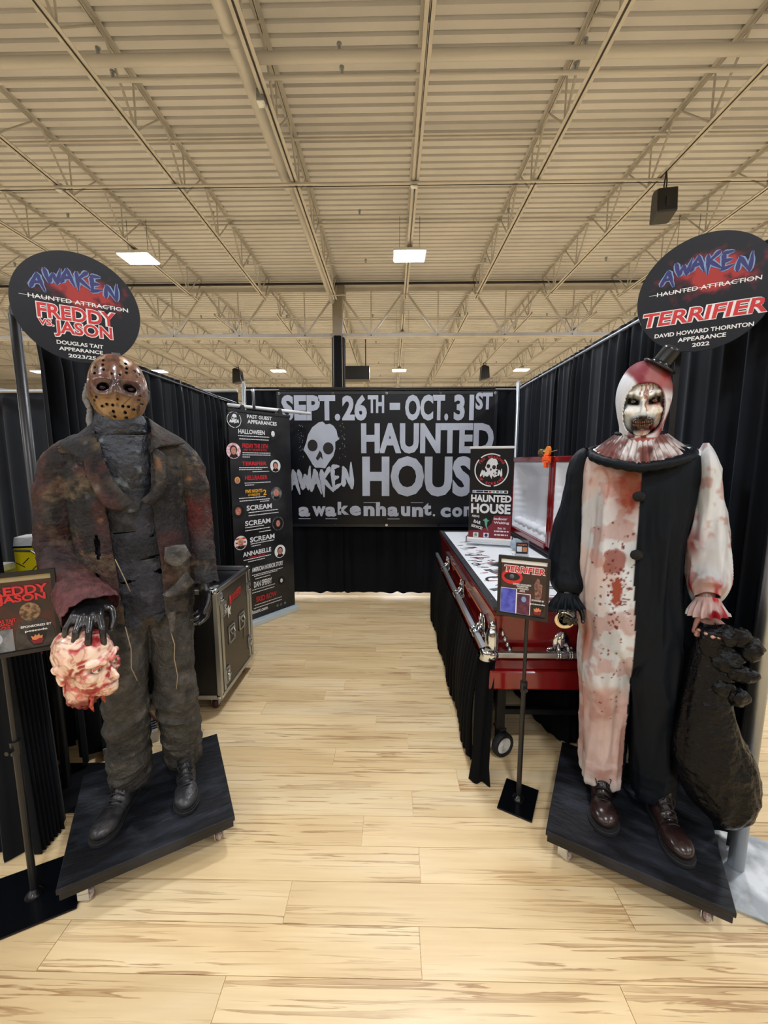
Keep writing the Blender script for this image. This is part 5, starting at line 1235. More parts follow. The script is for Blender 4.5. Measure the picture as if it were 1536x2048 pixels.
def jk_left(c, w_):
    k = hem_kill(c, w_)
    for (x, y0, z, wx, wz) in ((-.155, 0, 1.28, .010, .05), (-.17, 0, 1.15, .016, .03), (-.10, 0, 1.08, .006, .02)):
        k |= (((c[:, 0] - x) / wx) ** 2 + ((c[:, 2] - z_(z)) / wz) ** 2 < 1) & (c[:, 1] < 0)
    return k
cloth('jacket_panel', jr, M['attr_rough'], LM, 110, 170, arc=jarc(-1), disp=lambda u, v, P: jd(P), color=jacket_col, kill=jk_left, thick=.005, power=2.35)
cloth('jacket_panel', jr, M['attr_rough'], LM, 110, 170, arc=jarc(1), disp=lambda u, v, P: jd(P), color=jacket_col, kill=hem_kill, thick=.005, power=2.35)
def sleeve_col(reds, seed):
    def f(P):
        C = jacket_col(P); n = fbm(P * 8 + seed)
        for (z, wz, amt, col) in reds: C = mixc(C, col, np.exp(-((P[:, 2] - z_(z)) / wz) ** 2) * amt * ss(.25, .55, n))
        return C
    return f
def sl_disp(k):
    return lambda u, v, P: .022 * (ridge(np.c_[P[:, 0] * 6 + u * .3, P[:, 1] * 6, (P[:, 2] + .25 * P[:, 1]) * 17] + k) - .5) + .006 * (fbm(P * 26) - .5)
def cuff_kill(c, w_): return w_ > .93 + .07 * vn(np.c_[c[:, 0] * 70, c[:, 1] * 70, c[:, 0] * 0]) 
cloth('sleeve', [(-.185, .03, z_(1.650), .045, .075), (-.232, .032, z_(1.608), .066, .086), (-.268, .035, z_(1.53), .073, .084), (-.283, .045, z_(1.40), .069, .080), (-.292, .045, z_(1.28), .069, .076), (-.272, -.01, z_(1.20), .066, .074), (-.238, -.10, z_(1.145), .070, .072), (-.190, -.185, z_(1.095), .086, .074), (-.172, -.225, z_(1.068), .088, .074)], M['attr_rough'], LM, 100, 150,
      disp=sl_disp(3), color=sleeve_col([(1.42, .12, .75, (70, 36, 36)), (1.12, .09, .95, (102, 60, 64))], 2), kill=cuff_kill, thick=.004)
cloth('sleeve', [(.095, .03, z_(1.665), .045, .075), (.140, .032, z_(1.625), .064, .086), (.172, .036, z_(1.55), .070, .084), (.188, .045, z_(1.42), .064, .078), (.198, .05, z_(1.30), .062, .074), (.203, .02, z_(1.18), .056, .068), (.206, -.01, z_(1.09), .054, .064), (.207, -.022, z_(1.055), .057, .064)], M['attr_rough'], LM, 100, 150,
      disp=sl_disp(7), color=sleeve_col([(1.38, .10, .85, (84, 28, 28)), (1.08, .08, .8, (34, 34, 38))], 6), kill=cuff_kill, thick=.004)
# collar and lapels (flat cloth leaves lying on the chest)
def leaf(name, pts, m, parent, col=jacket_col, th=.006, sub=10, bulge=.008, seed=0):
    """pts: two polylines (inner edge, outer edge) of 3D points"""
    A = catmull(pts[0], 24); B_ = catmull(pts[1], 24); P = []
    for j in range(sub):
        t = j / (sub - 1); Q = A * (1 - t) + B_ * t; Q[:, 1] -= bulge * math.sin(PI * t); P += [tuple(q) for q in Q]
    P = np.array(P); P[:, 1] += .006 * (fbm(P * 30 + seed) - .5); g = MB(); g.grid([tuple(p) for p in P], 24, sub)
    me = g.mesh(name, m, True); setcol(me, col(P)); o = link(name, me, parent); s = o.modifiers.new('s', 'SOLIDIFY'); s.thickness = th; s.offset = 0; return o
leaf('collar', ([(-.13, .06, z_(1.77)), (-.138, -.02, z_(1.745)), (-.128, -.09, z_(1.68)), (-.10, -.125, z_(1.60))], [(-.17, .07, z_(1.72)), (-.205, .0, z_(1.69)), (-.235, -.075, z_(1.655)), (-.165, -.128, z_(1.60))]), M['attr_rough'], LM)
leaf('collar', ([(.03, .06, z_(1.785)), (.042, -.02, z_(1.765)), (.048, -.09, z_(1.71)), (.038, -.125, z_(1.63))], [(.07, .07, z_(1.74)), (.105, .0, z_(1.725)), (.165, -.065, z_(1.675)), (.065, -.118, z_(1.662))]), M['attr_rough'], LM, seed=5)
leaf('lapel', ([(-.118, -.125, z_(1.67)), (-.10, -.142, z_(1.58)), (-.06, -.150, z_(1.49)), (-.022, -.142, z_(1.455))], [(-.165, -.120, z_(1.64)), (-.160, -.140, z_(1.55)), (-.115, -.158, z_(1.44)), (-.06, -.152, z_(1.42))]), M['attr_rough'], LM, seed=2)
leaf('lapel', ([(.045, -.118, z_(1.66)), (.052, -.140, z_(1.56)), (.035, -.148, z_(1.49)), (-.005, -.142, z_(1.455))], [(.085, -.115, z_(1.63)), (.085, -.142, z_(1.54)), (.062, -.152, z_(1.46)), (.02, -.146, z_(1.435))]), M['attr_rough'], LM, seed=8)
tan_c = lambda P: mixc(base(len(P), (84, 80, 74)), (58, 55, 52), ss(.4, .6, fbm(P * 20)))
leaf('pocket_flap', ([(.065, -.142, z_(1.262)), (.10, -.136, z_(1.268)), (.138, -.120, z_(1.262))], [(.058, -.162, z_(1.215)), (.105, -.160, z_(1.185)), (.158, -.135, z_(1.215))]), M['attr_rough'], LM, tan_c, bulge=.006)
leaf('torn_pocket', ([(.045, -.146, z_(1.075)), (.09, -.150, z_(1.11)), (.135, -.140, z_(1.16))], [(.07, -.158, z_(1.065)), (.12, -.150, z_(1.075)), (.162, -.125, z_(1.105))]), M['attr_rough'], LM, tan_c, bulge=.012)
leaf('torn_strip', ([(.055, -.148, z_(1.00)), (.06, -.152, z_(.95)), (.058, -.155, z_(.915))], [(.085, -.146, z_(1.00)), (.082, -.150, z_(.95)), (.075, -.152, z_(.918))]), M['attr_rough'], LM, tan_c, th=.003)
b = MB(); b.ell((-.212, -.045, z_(1.645)), (.04, .028, .022), 18, 10); fuse(b, 'melted_patch', mat('blistered_vinyl', (40, 32, 32), .14, bump=.6, bscale=60), .004, 2, disp=lambda P: .012 * (ridge(P * 40) - .4), parent=LM)
for pts in ([(.062, -.152, z_(.93)), (.075, -.15, z_(.86)), (.07, -.145, z_(.80)), (.078, -.14, z_(.72)), (.07, -.13, z_(.66))], [(-.098, -.16, z_(1.24)), (-.085, -.165, z_(1.20)), (-.07, -.165, z_(1.15)), (-.06, -.16, z_(1.11))], [(-.082, -.20, z_(.99)), (-.07, -.20, z_(.90)), (-.075, -.19, z_(.82)), (-.06, -.18, z_(.76))]):
    b = MB(); b.tube(pts, .0018, 5); b.build('loose_thread', mat('pale_thread', (150, 136, 110), .8), LM, smooth=True)
# face mask
def mask():
    nu, nv = 150, 150; P = []; cx, cy, cz = -.052, -.015, z_(1.865)
    UU = np.linspace(-1.42, 1.42, nu); VV = np.linspace(-1.40, 1.22, nv)
    for v in VV:
        for u in UU:
            P.append((.100 * math.sin(u) * math.cos(v) ** .75, -.125 * math.cos(u) * math.cos(v) ** .6, .137 * math.sin(v)))
    P = np.array(P); x, z = P[:, 0].copy(), P[:, 2].copy()
    low = ss(.0, -.13, z); P[:, 0] *= (1 - .16 * low)
    f = lambda x0, z0, rx, rz: np.exp(-((x - x0) / rx) ** 2 - ((z - z0) / rz) ** 2)
    d = .020 * f(0, -.022, .013, .020) + .009 * f(0, .0, .010, .03) + .006 * f(-.04, .03, .03, .012) + .006 * f(.04, .03, .03, .012) - .010 * f(-.042, .0, .022, .016) - .010 * f(.042, .0, .022, .016) + .005 * f(0, -.09, .03, .02) + .004 * f(-.06, -.03, .02, .03) + .004 * f(.06, -.03, .02, .03)
    d += .0012 * (fbm(P * 60) - .5)
    P[:, 1] -= d
    g = MB(); g.grid([tuple(p) for p in P], nu, nv); F = np.array(g.f); c = P[F].mean(1)
    holes = [(-.034, .098, .0045), (-.036, .080, .0045), (-.034, .062, .0045), (.034, .092, .0045), (.036, .074, .0045), (.034, .058, .0045), (-.062, .072, .0045), (-.064, .050, .0045), (.060, .070, .0045), (.066, .050, .0045), (.074, .064, .004), (-.010, .048, .004), (.014, .046, .004),
             (-.066, -.034, .0045), (-.074, -.044, .004), (.068, -.036, .0045), (.076, -.048, .004), (.072, -.020, .004), (-.050, -.066, .0045), (-.034, -.060, .0048), (-.016, -.062, .0048), (.016, -.064, .0048), (.034, -.064, .0048), (.050, -.072, .0045), (-.016, -.084, .005), (.022, -.086, .005), (-.014, -.102, .0045), (.024, -.104, .005), (.002, -.042, .0035)]
    k = np.zeros(len(F), bool)
    for hx, hz, r in holes: k |= ((c[:, 0] - hx) ** 2 + (c[:, 2] - hz) ** 2) < r * r
    for s_ in (-1, 1): k |= (((c[:, 0] - s_ * .041) / .021) ** 2 + ((c[:, 2] - .002 + .1 * (c[:, 0] - s_ * .041) * s_) / .0135) ** 2) < 1
    C = base(len(P), (110, 76, 58)); n = fbm(P * 22 + 3); n2 = fbm(P * 50 + 8)
    C = mixc(C, (138, 108, 70), ss(.02, -.06, z) * .9); C = mixc(C, (96, 62, 58), ss(.45, .62, n) * ss(-.05, .02, z)); C = mixc(C, (186, 160, 130), ss(.6, .72, fbm(P * np.array([30, 30, 10]) + 11)) * ss(-.02, .05, z) * .8)
    C = mixc(C, (132, 98, 56), ss(.5, .65, n) * ss(.0, -.04, z)); C = mixc(C, (56, 34, 40), np.clip(f(-.042, .0, .034, .026) * 1.3 + f(.042, .0, .034, .026) * 1.3 + f(0, .022, .03, .018) * .7, 0, 1) * .92); C = mixc(C, (60, 44, 40), ss(.62, .72, n2) * .7)
    C = mixc(C, (90, 40, 34), f(-.03, -.038, .018, .003) * .8); sc = np.exp(-(((z + .045) - (x - .03) * 1.1) / .0022) ** 2) * (x > .012) * (x < .07); C = mixc(C, (50, 26, 24), sc * .9)
    for hx, hz, r in holes: C = mixc(C, (30, 20, 18), ss(r * 1.5, r, np.hypot(x - hx, z - hz)) * .8)
    P += np.array([cx, cy, cz]); g.v = [tuple(p) for p in P]; g.f = [tuple(q) for q, kk in zip(F, k) if not kk]; g.m = [0] * len(g.f)
    me = g.mesh('face_mask', M['attr_latex'], True); setcol(me, C); o = link('face_mask', me, LM); s = o.modifiers.new('s', 'SOLIDIFY'); s.thickness = .003; s.offset = -1
    return o
mk = mask()
M['attr_latex'].node_tree.nodes['Principled BSDF'].inputs['Roughness'].default_value = .22
b = MB(); A = []
for i in range(20):
    a = math.radians(62 + i * 7); A.append((a, math.cos(a), math.sin(a)))
P = []
for a, c, s_ in A:
    for xx in (-.013, .013): P.append((-.050 + xx, -.012 - .108 * c * 1.0, z_(1.880) + .128 * s_ + .004))
b.grid(P, 2, len(A)); o = b.build('head_strap', mat('grey_leather_strap', (72, 72, 76), .5, bump=.3), mk, recalc=False); s = o.modifiers.new('s', 'SOLIDIFY'); s.thickness = .004
b = MB(); b.box((-.050, -.075, z_(1.985)), (.030, .010, .018), 0, 0, Matrix.Rotation(math.radians(-38), 3, 'X')); b.build('strap_tab', M['black_metal'], mk, bevel=.002); b = MB(); b.ell((-.050, -.082, z_(1.987)), (.006, .003, .005), 12, 8); b.build('rivet', M['chrome'], mk, smooth=True)
for s_ in (-1, 1):
    b = MB(); b.tube([(-.052 + s_ * .094, -.03, z_(1.875)), (-.052 + s_ * .100, .02, z_(1.88)), (-.052 + s_ * .07, .085, z_(1.89)), (-.052, .11, z_(1.89))], .006, 8); b.build('side_strap', mat('side_strap_leather', (50, 48, 50), .5), mk, smooth=True)
b = MB(); b.tube([(-.150, .0, z_(1.89)), (-.162, .01, z_(1.84)), (-.150, .01, z_(1.80)), (-.155, .0, z_(1.75)), (-.150, -.02, z_(1.71))], [.006, .009, .008, .009, .004], 8)
fuse(b, 'frayed_tuft', mat('grey_fibre', (120, 118, 116), .9, bump=.6), .003, 1, disp=lambda P: .006 * (ridge(P * 70) - .3), parent=LM)
for s_ in (-1, 1):
    b = MB(); b.ell((-.052 + s_ * .041, -.103, z_(1.867)), (.014, .008, .011), 16, 10); b.build('eye_socket', mat('dark_eye', (26, 12, 18), .2), mk, smooth=True)
M['boot'] = mat('worn_black_leather', (30, 30, 33), .36, c2=(70, 70, 72), scale=14, bump=.3, bscale=50, lo=.45, hi=.8)
boot(LM, 'boot', (-.215, -.155, .0), (-.112, .055, 0), .16, M['boot'], True, .285, .052)
boot(LM, 'boot', (.077, -.19, .0), (.092, .045, 0), .17, M['boot'], True, .265, .052)

# the sculpted head it holds up
HC = (-.1985, -.252, z_(.905))
T = thing('severed_head_prop', 'sculpted bald red and cream scarred head prop held under the black gloved hand', 'prop', (0, 0, 0), math.radians(31))
wc = Matrix.Rotation(math.radians(31), 3, 'Z') @ Vector((HC[0], HC[1], 0)) + Vector((-1.02, 1.60, 0)); T.location = (wc.x, wc.y, HC[2] + ZP)
T.rotation_euler = (math.radians(4), math.radians(-6), math.radians(31 + 44)); T.scale = (.93, 1.0, 1.08)
hb = MB(); hb.ell((0, .010, .035), (.083, .103, .088), 30, 20); hb.ell((0, -.035, -.03), (.062, .068, .080), 26, 18); hb.ell((0, -.085, -.072), (.030, .026, .026)); hb.cap((0, .035, -.03), (0, .035, -.115), .056, .058, 22)
hb.cap((0, -.098, .014), (0, -.127, -.024), .007, .0095, 12); hb.ell((0, -.112, -.022), (.017, .012, .008)); hb.ell((0, -.098, -.050), (.028, .016, .012))
for s_ in (-1, 1):
    hb.ell((s_ * .047, -.070, -.010), (.022, .024, .020)); hb.ell((s_ * .081, .02, -.012), (.010, .020, .032), M=Matrix.Rotation(s_ * .25, 3, 'Z')); hb.ell((s_ * .088, .028, .012), (.008, .014, .014)); hb.cap((s_ * .015, -.098, .030), (s_ * .055, -.080, .036), .010, .009, 12)
def hveins(P): return ridge(np.c_[P[:, 0] * 20 + 2.2 * vn(P * 14), P[:, 1] * 20, P[:, 2] * 24 + 2.2 * vn(P * 12 + 5)] + 4, 2)
def hpits(P): return fbm(np.c_[P[:, 0] * 20, P[:, 1] * 20, P[:, 2] * 30 + P[:, 1] * 18] + 2, 3)
def hdisp(P):
    d = .0028 * ss(.62, .85, hveins(P)) - .0032 * ss(.5, .60, hpits(P))
    for s_ in (-1, 1): d = d - .016 * gauss(P, (s_ * .034, -.100, .012), (.017, .03, .009))
    d = d - .010 * gauss(P, (0, -.115, -.050), (.030, .03, .004)) + .004 * gauss(P, (0, -.11, -.060), (.03, .03, .008)) - .007 * gauss(P, (.09, .02, -.012), (.02, .010, .018)) - .007 * gauss(P, (-.09, .02, -.012), (.02, .010, .018))
    return d + .0015 * (fbm(P * 90) - .5) + .010 * (vn(P * 60) - .5) * (P[:, 2] < -.115)
def hcol(P):
    C = base(len(P), (222, 186, 164)); C = mixc(C, (196, 84, 84), ss(.44, .56, hpits(P))); C = mixc(C, (150, 24, 34), ss(.54, .64, hpits(P)) * .95); C = mixc(C, (240, 214, 194), ss(.74, .86, hveins(P)) * .9); C = mixc(C, (140, 22, 32), np.exp(-((hveins(P) - .60) / .035) ** 2) * .75); C = mixc(C, (196, 62, 66), ss(.55, .72, fbm(P * np.array([22, 22, 34]) + 8)) * .75)
    C = mixc(C, (120, 22, 28), gauss(P, (0, -.115, -.050), (.032, .03, .005)) * .8); C = mixc(C, (110, 24, 20), ss(-.105, -.125, P[:, 2] + .01 * vn(P * 50)))
    for s_ in (-1, 1): C = mixc(C, (110, 30, 34), gauss(P, (s_ * .034, -.095, .010), (.022, .03, .012)) * .85)
    return C
fuse(hb, 'head', M['attr_head'], .0032, 5, disp=hdisp, color=hcol, parent=T)
for s_ in (-1, 1):
    b = MB(); b.ell((s_ * .034, -.0855, .012), (.0135, .0125, .0125), 20, 14); e = b.build('eye', mat('eye_white', (225, 215, 205), .12), T, smooth=True)
    b = MB(); b.ell((s_ * .034, -.0955, .012), (.0062, .0034, .0062), 16, 10); b.build('iris', mat('iris_green', (110, 120, 96), .15), e, smooth=True); b = MB(); b.ell((s_ * .034, -.0978, .012), (.0026, .0018, .0026), 12, 8); b.build('pupil', M['black_ink'], e, smooth=True)
    b = MB(); b.tube([(s_ * .018, -.094, .016), (s_ * .034, -.1005, .0245), (s_ * .050, -.090, .016)], .0035, 8); b.build('eyelid', mat('lid_flesh', (196, 96, 88), .35), e, smooth=True)
fl_m = mat('stringy_red_latex', (200, 92, 78), .4, c2=(150, 40, 36), scale=60)
for (x, y, l) in ((.01, .03, .055), (.045, .05, .07), (-.02, -.02, .045), (.035, -.01, .05), (-.04, .05, .035)):
    b = MB(); b.tube([(x, y, -.112), (x + .004, y, -.125), (x - .003, y + .002, -.125 - l * .5), (x + .002, y, -.125 - l)], [.008, .006, .007, .002], 8); b.build('neck_strand', fl_m, T, smooth=True)

# ======================= right: clown figure
RM = thing('mannequin', 'clown mannequin in a blood stained half white, half black suit with a tiny hat', 'mannequin', (1.03, 1.56, ZP), math.radians(-29))
bd = MB()
bd.ell((-.063, .0, z_(1.862)), (.078, .098, .105)); bd.ell((-.063, -.035, z_(1.780)), (.066, .070, .086)); bd.ell((-.063, -.075, z_(1.715)), (.028, .026, .024)); bd.cap((-.062, .012, z_(1.78)), (-.06, .02, z_(1.62)), .056, .062, 20)
bd.cap((-.063, -.096, z_(1.818)), (-.063, -.134, z_(1.764)), .008, .0095, 12); bd.ell((-.063, -.114, z_(1.768)), (.016, .014, .009))
for s_ in (-1, 1): bd.ell((-.063 + s_ * .043, -.072, z_(1.785)), (.020, .022, .020)); bd.cap((-.063 + s_ * .012, -.098, z_(1.838)), (-.063 + s_ * .048, -.082, z_(1.856)), .009, .008, 12)
bd.ell((-.063, -.090, z_(1.742)), (.036, .024, .022))
bd.ell((-.06, .03, z_(1.48)), (.17, .10, .19)); bd.cap((-.22, .03, z_(1.60)), (.10, .03, z_(1.60)), .055, .055, 20); bd.cap((-.055, .03, z_(1.45)), (-.04, .03, z_(1.0)), .11, .115, 22); bd.ell((-.04, .03, z_(.93)), (.14, .10, .10))
w1 = (-.282, -.055, z_(1.02)); w2 = (.186, -.060, z_(1.050))
bd.cap((-.235, .03, z_(1.59)), (-.285, .045, z_(1.31)), .044, .038, 14); bd.cap((-.285, .045, z_(1.31)), w1, .038, .026, 14)
bd.cap((.115, .03, z_(1.60)), (.180, .05, z_(1.32)), .044, .038, 14); bd.cap((.180, .05, z_(1.32)), w2, .038, .026, 14)
bd.cap((-.11, .03, z_(.93)), (-.112, .0, z_(.53)), .075, .05, 18); bd.cap((-.112, .0, z_(.53)), (-.108, .03, z_(.20)), .05, .036, 18); bd.cap((.045, .03, z_(.93)), (.06, .0, z_(.53)), .075, .05, 18); bd.cap((.06, .0, z_(.53)), (.088, .03, z_(.20)), .05, .036, 18)
hand(bd, w1, (.04, -.35, -1), (.2, -1, .2), (1, .1, 0), 1.0, curl=(60, 75, 50), r=.009); hand(bd, w2, (0, -.12, -1), (.0, -1, .1), (1, 0, 0), 1.0, curl=(70, 85, 60), r=.009)
fcx, fz = -.063, z_(1.79)
def clown_disp(P):
    d = np.zeros(len(P)); front = P[:, 1] < -.04
    for s_ in (-1, 1): d -= .014 * gauss(P, (fcx + s_ * .033, -.10, z_(1.822)), (.018, .03, .012)); d -= .008 * gauss(P, (fcx + s_ * .048, -.07, z_(1.757)), (.014, .03, .020))
    d -= .012 * gauss(P, (fcx, -.115, z_(1.737)), (.030, .03, .0105)); d += .004 * gauss(P, (fcx, -.11, z_(1.716)), (.03, .03, .008)); d += .004 * gauss(P, (fcx, -.11, z_(1.757)), (.034, .03, .006))
    return d + .0012 * (fbm(P * 80) - .5)
def clown_col(P):
    x = P[:, 0] - fcx; z = P[:, 2]; C = base(len(P), (232, 234, 230)); fr = (P[:, 1] < -.035) & (z > z_(1.66))
    C = np.where((z < z_(1.5))[:, None], np.array(lin((178, 132, 122))), C); C = np.where(((z < z_(1.5)) & (P[:, 0] < -.05))[:, None], np.array(lin((14, 15, 18))), C)
    n = fbm(P * 30 + 2); C = mixc(C, (206, 176, 150), ss(.45, .6, n) * (x > .0) * fr * .8)
    for s_ in (-1, 1):
        e = np.exp(-(((x - s_ * .033) / .0245) ** 4 + ((z - z_(1.822) - .3 * (np.abs(x) - .033)) / .0155) ** 4)); C = mixc(C, (24, 20, 20), np.clip(e * 1.3, 0, 1) * fr)
        e2 = np.exp(-(((x - s_ * .034) / .006) ** 2 + ((z - z_(1.842)) / .012) ** 2)); C = mixc(C, (40, 34, 32), np.clip(e2, 0, 1) * fr * .8)
    mo = np.exp(-((x / .043) ** 4 + ((z - z_(1.737)) / .030) ** 4)); C = mixc(C, (34, 25, 24), np.clip(mo * 1.4, 0, 1) * fr)
    for (x0, a, b_) in ((.0, 1.895, 1.83), (.012, 1.89, 1.835), (-.012, 1.90, 1.84), (.022, 1.89, 1.85), (.006, 1.86, 1.78)):
        dr = np.exp(-((x - x0 - .003 * np.sin(z * 150)) / .0022) ** 2) * (z < z_(a)) * (z > z_(b_)); C = mixc(C, (120, 14, 22), dr * fr)
    C = mixc(C, (160, 40, 40), np.exp(-((x - .012) / .018) ** 2 - ((z - z_(1.700)) / .014) ** 2) * ss(.4, .55, fbm(P * np.array([110, 20, 20]))) * fr); C = mixc(C, (140, 20, 26), ss(.55, .68, fbm(P * 40 + 7)) * (x > .03) * fr)
    return C
fuse(bd, 'body', M['attr_latex'], .0042, 4, disp=clown_disp, color=clown_col, parent=RM)
for s_ in (-1, 1):
    b = MB(); b.ell((fcx + s_ * .033, -.0815, z_(1.821)), (.0085, .010, .0052), 16, 12); b.build('eye', mat('clouded_eye', (96, 92, 84), .2), RM, smooth=True); b = MB(); b.ell((fcx + s_ * .033, -.0905, z_(1.821)), (.0028, .002, .0032), 12, 8); b.build('pupil', mat('pupil_grey', (58, 54, 50), .2), RM, smooth=True)
b = MB()
for row, zz in ((0, 1.742), (1, 1.731)):
    for k in range(11):
        x = (k - 5) * .0056; b.ell((fcx + x, -.1095 + .9 * x * x * 12, z_(zz) + 5 * x * x), (.0025, .003, .0048), 10, 8)
b.build('teeth', mat('stained_teeth', (128, 86, 56), .3, c2=(60, 28, 20), scale=160), RM, smooth=True)
# hood
def hood():
    nu, nv = 150, 130; P = []
    R = catmull([(-.063, .004, z_(1.978), .004, .004), (-.063, .004, z_(1.970), .036, .046), (-.063, .004, z_(1.945), .062, .078), (-.063, .002, z_(1.895), .083, .105), (-.063, -.002, z_(1.84), .088, .110), (-.063, -.012, z_(1.78), .079, .103), (-.063, -.012, z_(1.735), .068, .094), (-.062, -.0, z_(1.70), .066, .086), (-.061, .008, z_(1.665), .074, .084), (-.06, .012, z_(1.63), .092, .092)], nv)
    for r in R:
        for i in range(nu):
            a = 2 * PI * i / nu; P.append((r[0] + r[3] * math.cos(a), r[1] + r[4] * math.sin(a), r[2]))
    P = np.array(P); g = MB(); g.grid([tuple(p) for p in P], nu, nv, True); F = np.array(g.f); c = P[F].mean(1)
    k = ((np.abs((c[:, 0] - fcx) / .0625) ** 2.4 + np.abs((c[:, 2] - z_(1.790)) / .092) ** 2.4) < 1) & (c[:, 1] < 0)
    D = P - np.array([-.063, 0, 0]); D[:, 2] = 0; D /= np.linalg.norm(D, axis=1)[:, None] + 1e-6
    fold = .006 * (ridge(np.c_[P[:, 0] * 10, P[:, 1] * 10, P[:, 2] * 30]) - .4) * ss(z_(1.78), z_(1.68), P[:, 2]); P2 = P + D * fold[:, None]
    x = P[:, 0] - fcx; z = P[:, 2]; n = fbm(P * 14 + 5)
    C = base(len(P), (214, 217, 222)); band = ss(.035, .055, x * .9 + (z - z_(1.895)) * .55 + .075 * (z > 0) + .02 * (n - .5)) * ss(z_(1.83), z_(1.87), z); C = mixc(C, (150, 96, 96), band); C = mixc(C, (122, 50, 58), ss(.5, .64, fbm(P * 10 + 9)) * band)
    C = mixc(C, (150, 60, 60), ss(.03, .06, x) * ss(.35, .55, n)); C = mixc(C, (92, 20, 26), ss(.05, .075, x) * ss(z_(1.84), z_(1.78), z) * ss(.4, .55, fbm(P * 20 + 1))); C = mixc(C, (150, 62, 56), ss(z_(1.715), z_(1.69), z) * ss(.42, .58, fbm(P * np.array([14, 14, 50]) + 3)) * .9); C = mixc(C, (90, 44, 40), ss(z_(1.73), z_(1.69), z) * ss(.58, .68, fbm(P * 34 + 6)))
    ed = np.abs(np.abs((P[:, 0] - fcx) / .0625) ** 2.4 + np.abs((z - z_(1.790)) / .092) ** 2.4 - 1); C = mixc(C, (90, 20, 30), ss(.16, .02, ed) * (P[:, 1] < 0) * (x > -.04) * .8)
    g.v = [tuple(p) for p in P2]; g.f = [tuple(q) for q, kk in zip(F, k) if not kk]; g.m = [0] * len(g.f); me = g.mesh('hood', M['attr_satin'], True); setcol(me, C); o = link('hood', me, RM); s = o.modifiers.new('s', 'SOLIDIFY'); s.thickness = .004; s.offset = 1
hood()
hat = bpy.data.objects.new('tiny_hat', None); COL.objects.link(hat); hat.parent = RM; hat.location = (-.022, -.045, z_(1.948)); hat.scale = (1.08, 1.08, 1.0); hat.rotation_euler = (math.radians(6), math.radians(33), 0)
hm = mat('black_felt_gloss', (20, 22, 26), .28); b = MB(); b.lathe([(0, -.002), (.050, -.004), (.056, .0), (.052, .006), (.034, .006), (.032, .012)], n=36); b.build('brim', hm, hat, smooth=True)
b = MB(); b.lathe([(.033, .004), (.030, .02), (.029, .06), (.027, .068), (.02, .072), (0, .073)], n=36); b.build('crown', hm, hat, smooth=True); b = MB(); b.lathe([(.0335, .005), (.0325, .016), (.031, .016)], n=36); b.build('hat_band', M['black_gloss'], hat, smooth=True)
# suit: torso and legs as one garment
su = MB()
P, U, W = loft([(-.060, .03, z_(1.672), .070, .070), (-.058, .03, z_(1.648), .145, .092), (-.058, .03, z_(1.618), .203, .110), (-.060, .03, z_(1.57), .212, .122), (-.062, .03, z_(1.48), .195, .132), (-.063, .03, z_(1.30), .176, .138), (-.058, .03, z_(1.12), .178, .142), (-.048, .03, z_(.95), .182, .142), (-.040, .03, z_(.84), .165, .128), (-.040, .03, z_(.75), .11, .09)], 64, 60, power=2.3)
g = MB(); g.grid([tuple(p) for p in P], 64, 60, True); g.f += [tuple(range(64)), tuple(range(64 * 59, 64 * 60))]; g.m = [0] * len(g.f); su.add(g.v, g.f)
for rings in ([(-.120, .03, z_(1.0), .075, .110), (-.124, .03, z_(.78), .096, .130), (-.116, .02, z_(.50), .080, .102), (-.110, .02, z_(.30), .074, .090), (-.108, .015, z_(.205), .070, .085)],
              [(.035, .03, z_(1.0), .075, .110), (.050, .03, z_(.78), .088, .130), (.062, .02, z_(.50), .072, .102), (.078, .02, z_(.30), .066, .090), (.088, .015, z_(.205), .064, .085)]):
    P, U, W = loft(rings, 48, 50, power=2.3); g = MB(); g.grid([tuple(p) for p in P], 48, 50, True); g.f += [tuple(range(48)), tuple(range(48 * 49, 48 * 50))]; g.m = [0] * len(g.f); su.add(g.v, g.f)
def split(P): return P[:, 0] > -.052 + .02 * ss(z_(1.2), z_(.9), P[:, 2])
def suit_disp(P):
    z = P[:, 2]; v = ridge(np.c_[P[:, 0] * 15, P[:, 1] * 15, z * 1.8 + P[:, 0] * 2] + 3, 2) - .5; w_ = ridge(np.c_[P[:, 0] * 6, P[:, 1] * 6, z * 14] + 8) - .5
    return v * .046 * ss(z_(1.6), z_(1.3), z) + w_ * (.003 + .009 * np.exp(-((z - z_(.28)) / .08) ** 2)) + .003 * (fbm(P * 18) - .5)
BLK = (15, 20, 26)
spots = [(random.gauss(-.10, .028), random.gauss(z_(1.10), .11), random.uniform(.002, .0048)) for _ in range(110)] + [(random.uniform(-.20, -.06), random.uniform(z_(.55), z_(1.45)), random.uniform(.0015, .004)) for _ in range(50)]
def white_stain(P, strong=1.0, seed=0.0):
    n, n2, n3 = fbm(P * 5 + seed), fbm(P * 11 + 3 + seed), fbm(P * 24 + 6 + seed)
    C = base(len(P), (200, 204, 208)); C = mixc(C, (160, 158, 158), ss(.45, .6, fbm(P * np.array([16, 16, 3]) + 2)) * .6); C = mixc(C, (190, 166, 158), ss(.48, .58, n) * .75 * strong); C = mixc(C, (160, 100, 84), ss(.56, .62, n2) * .5 * strong); return C
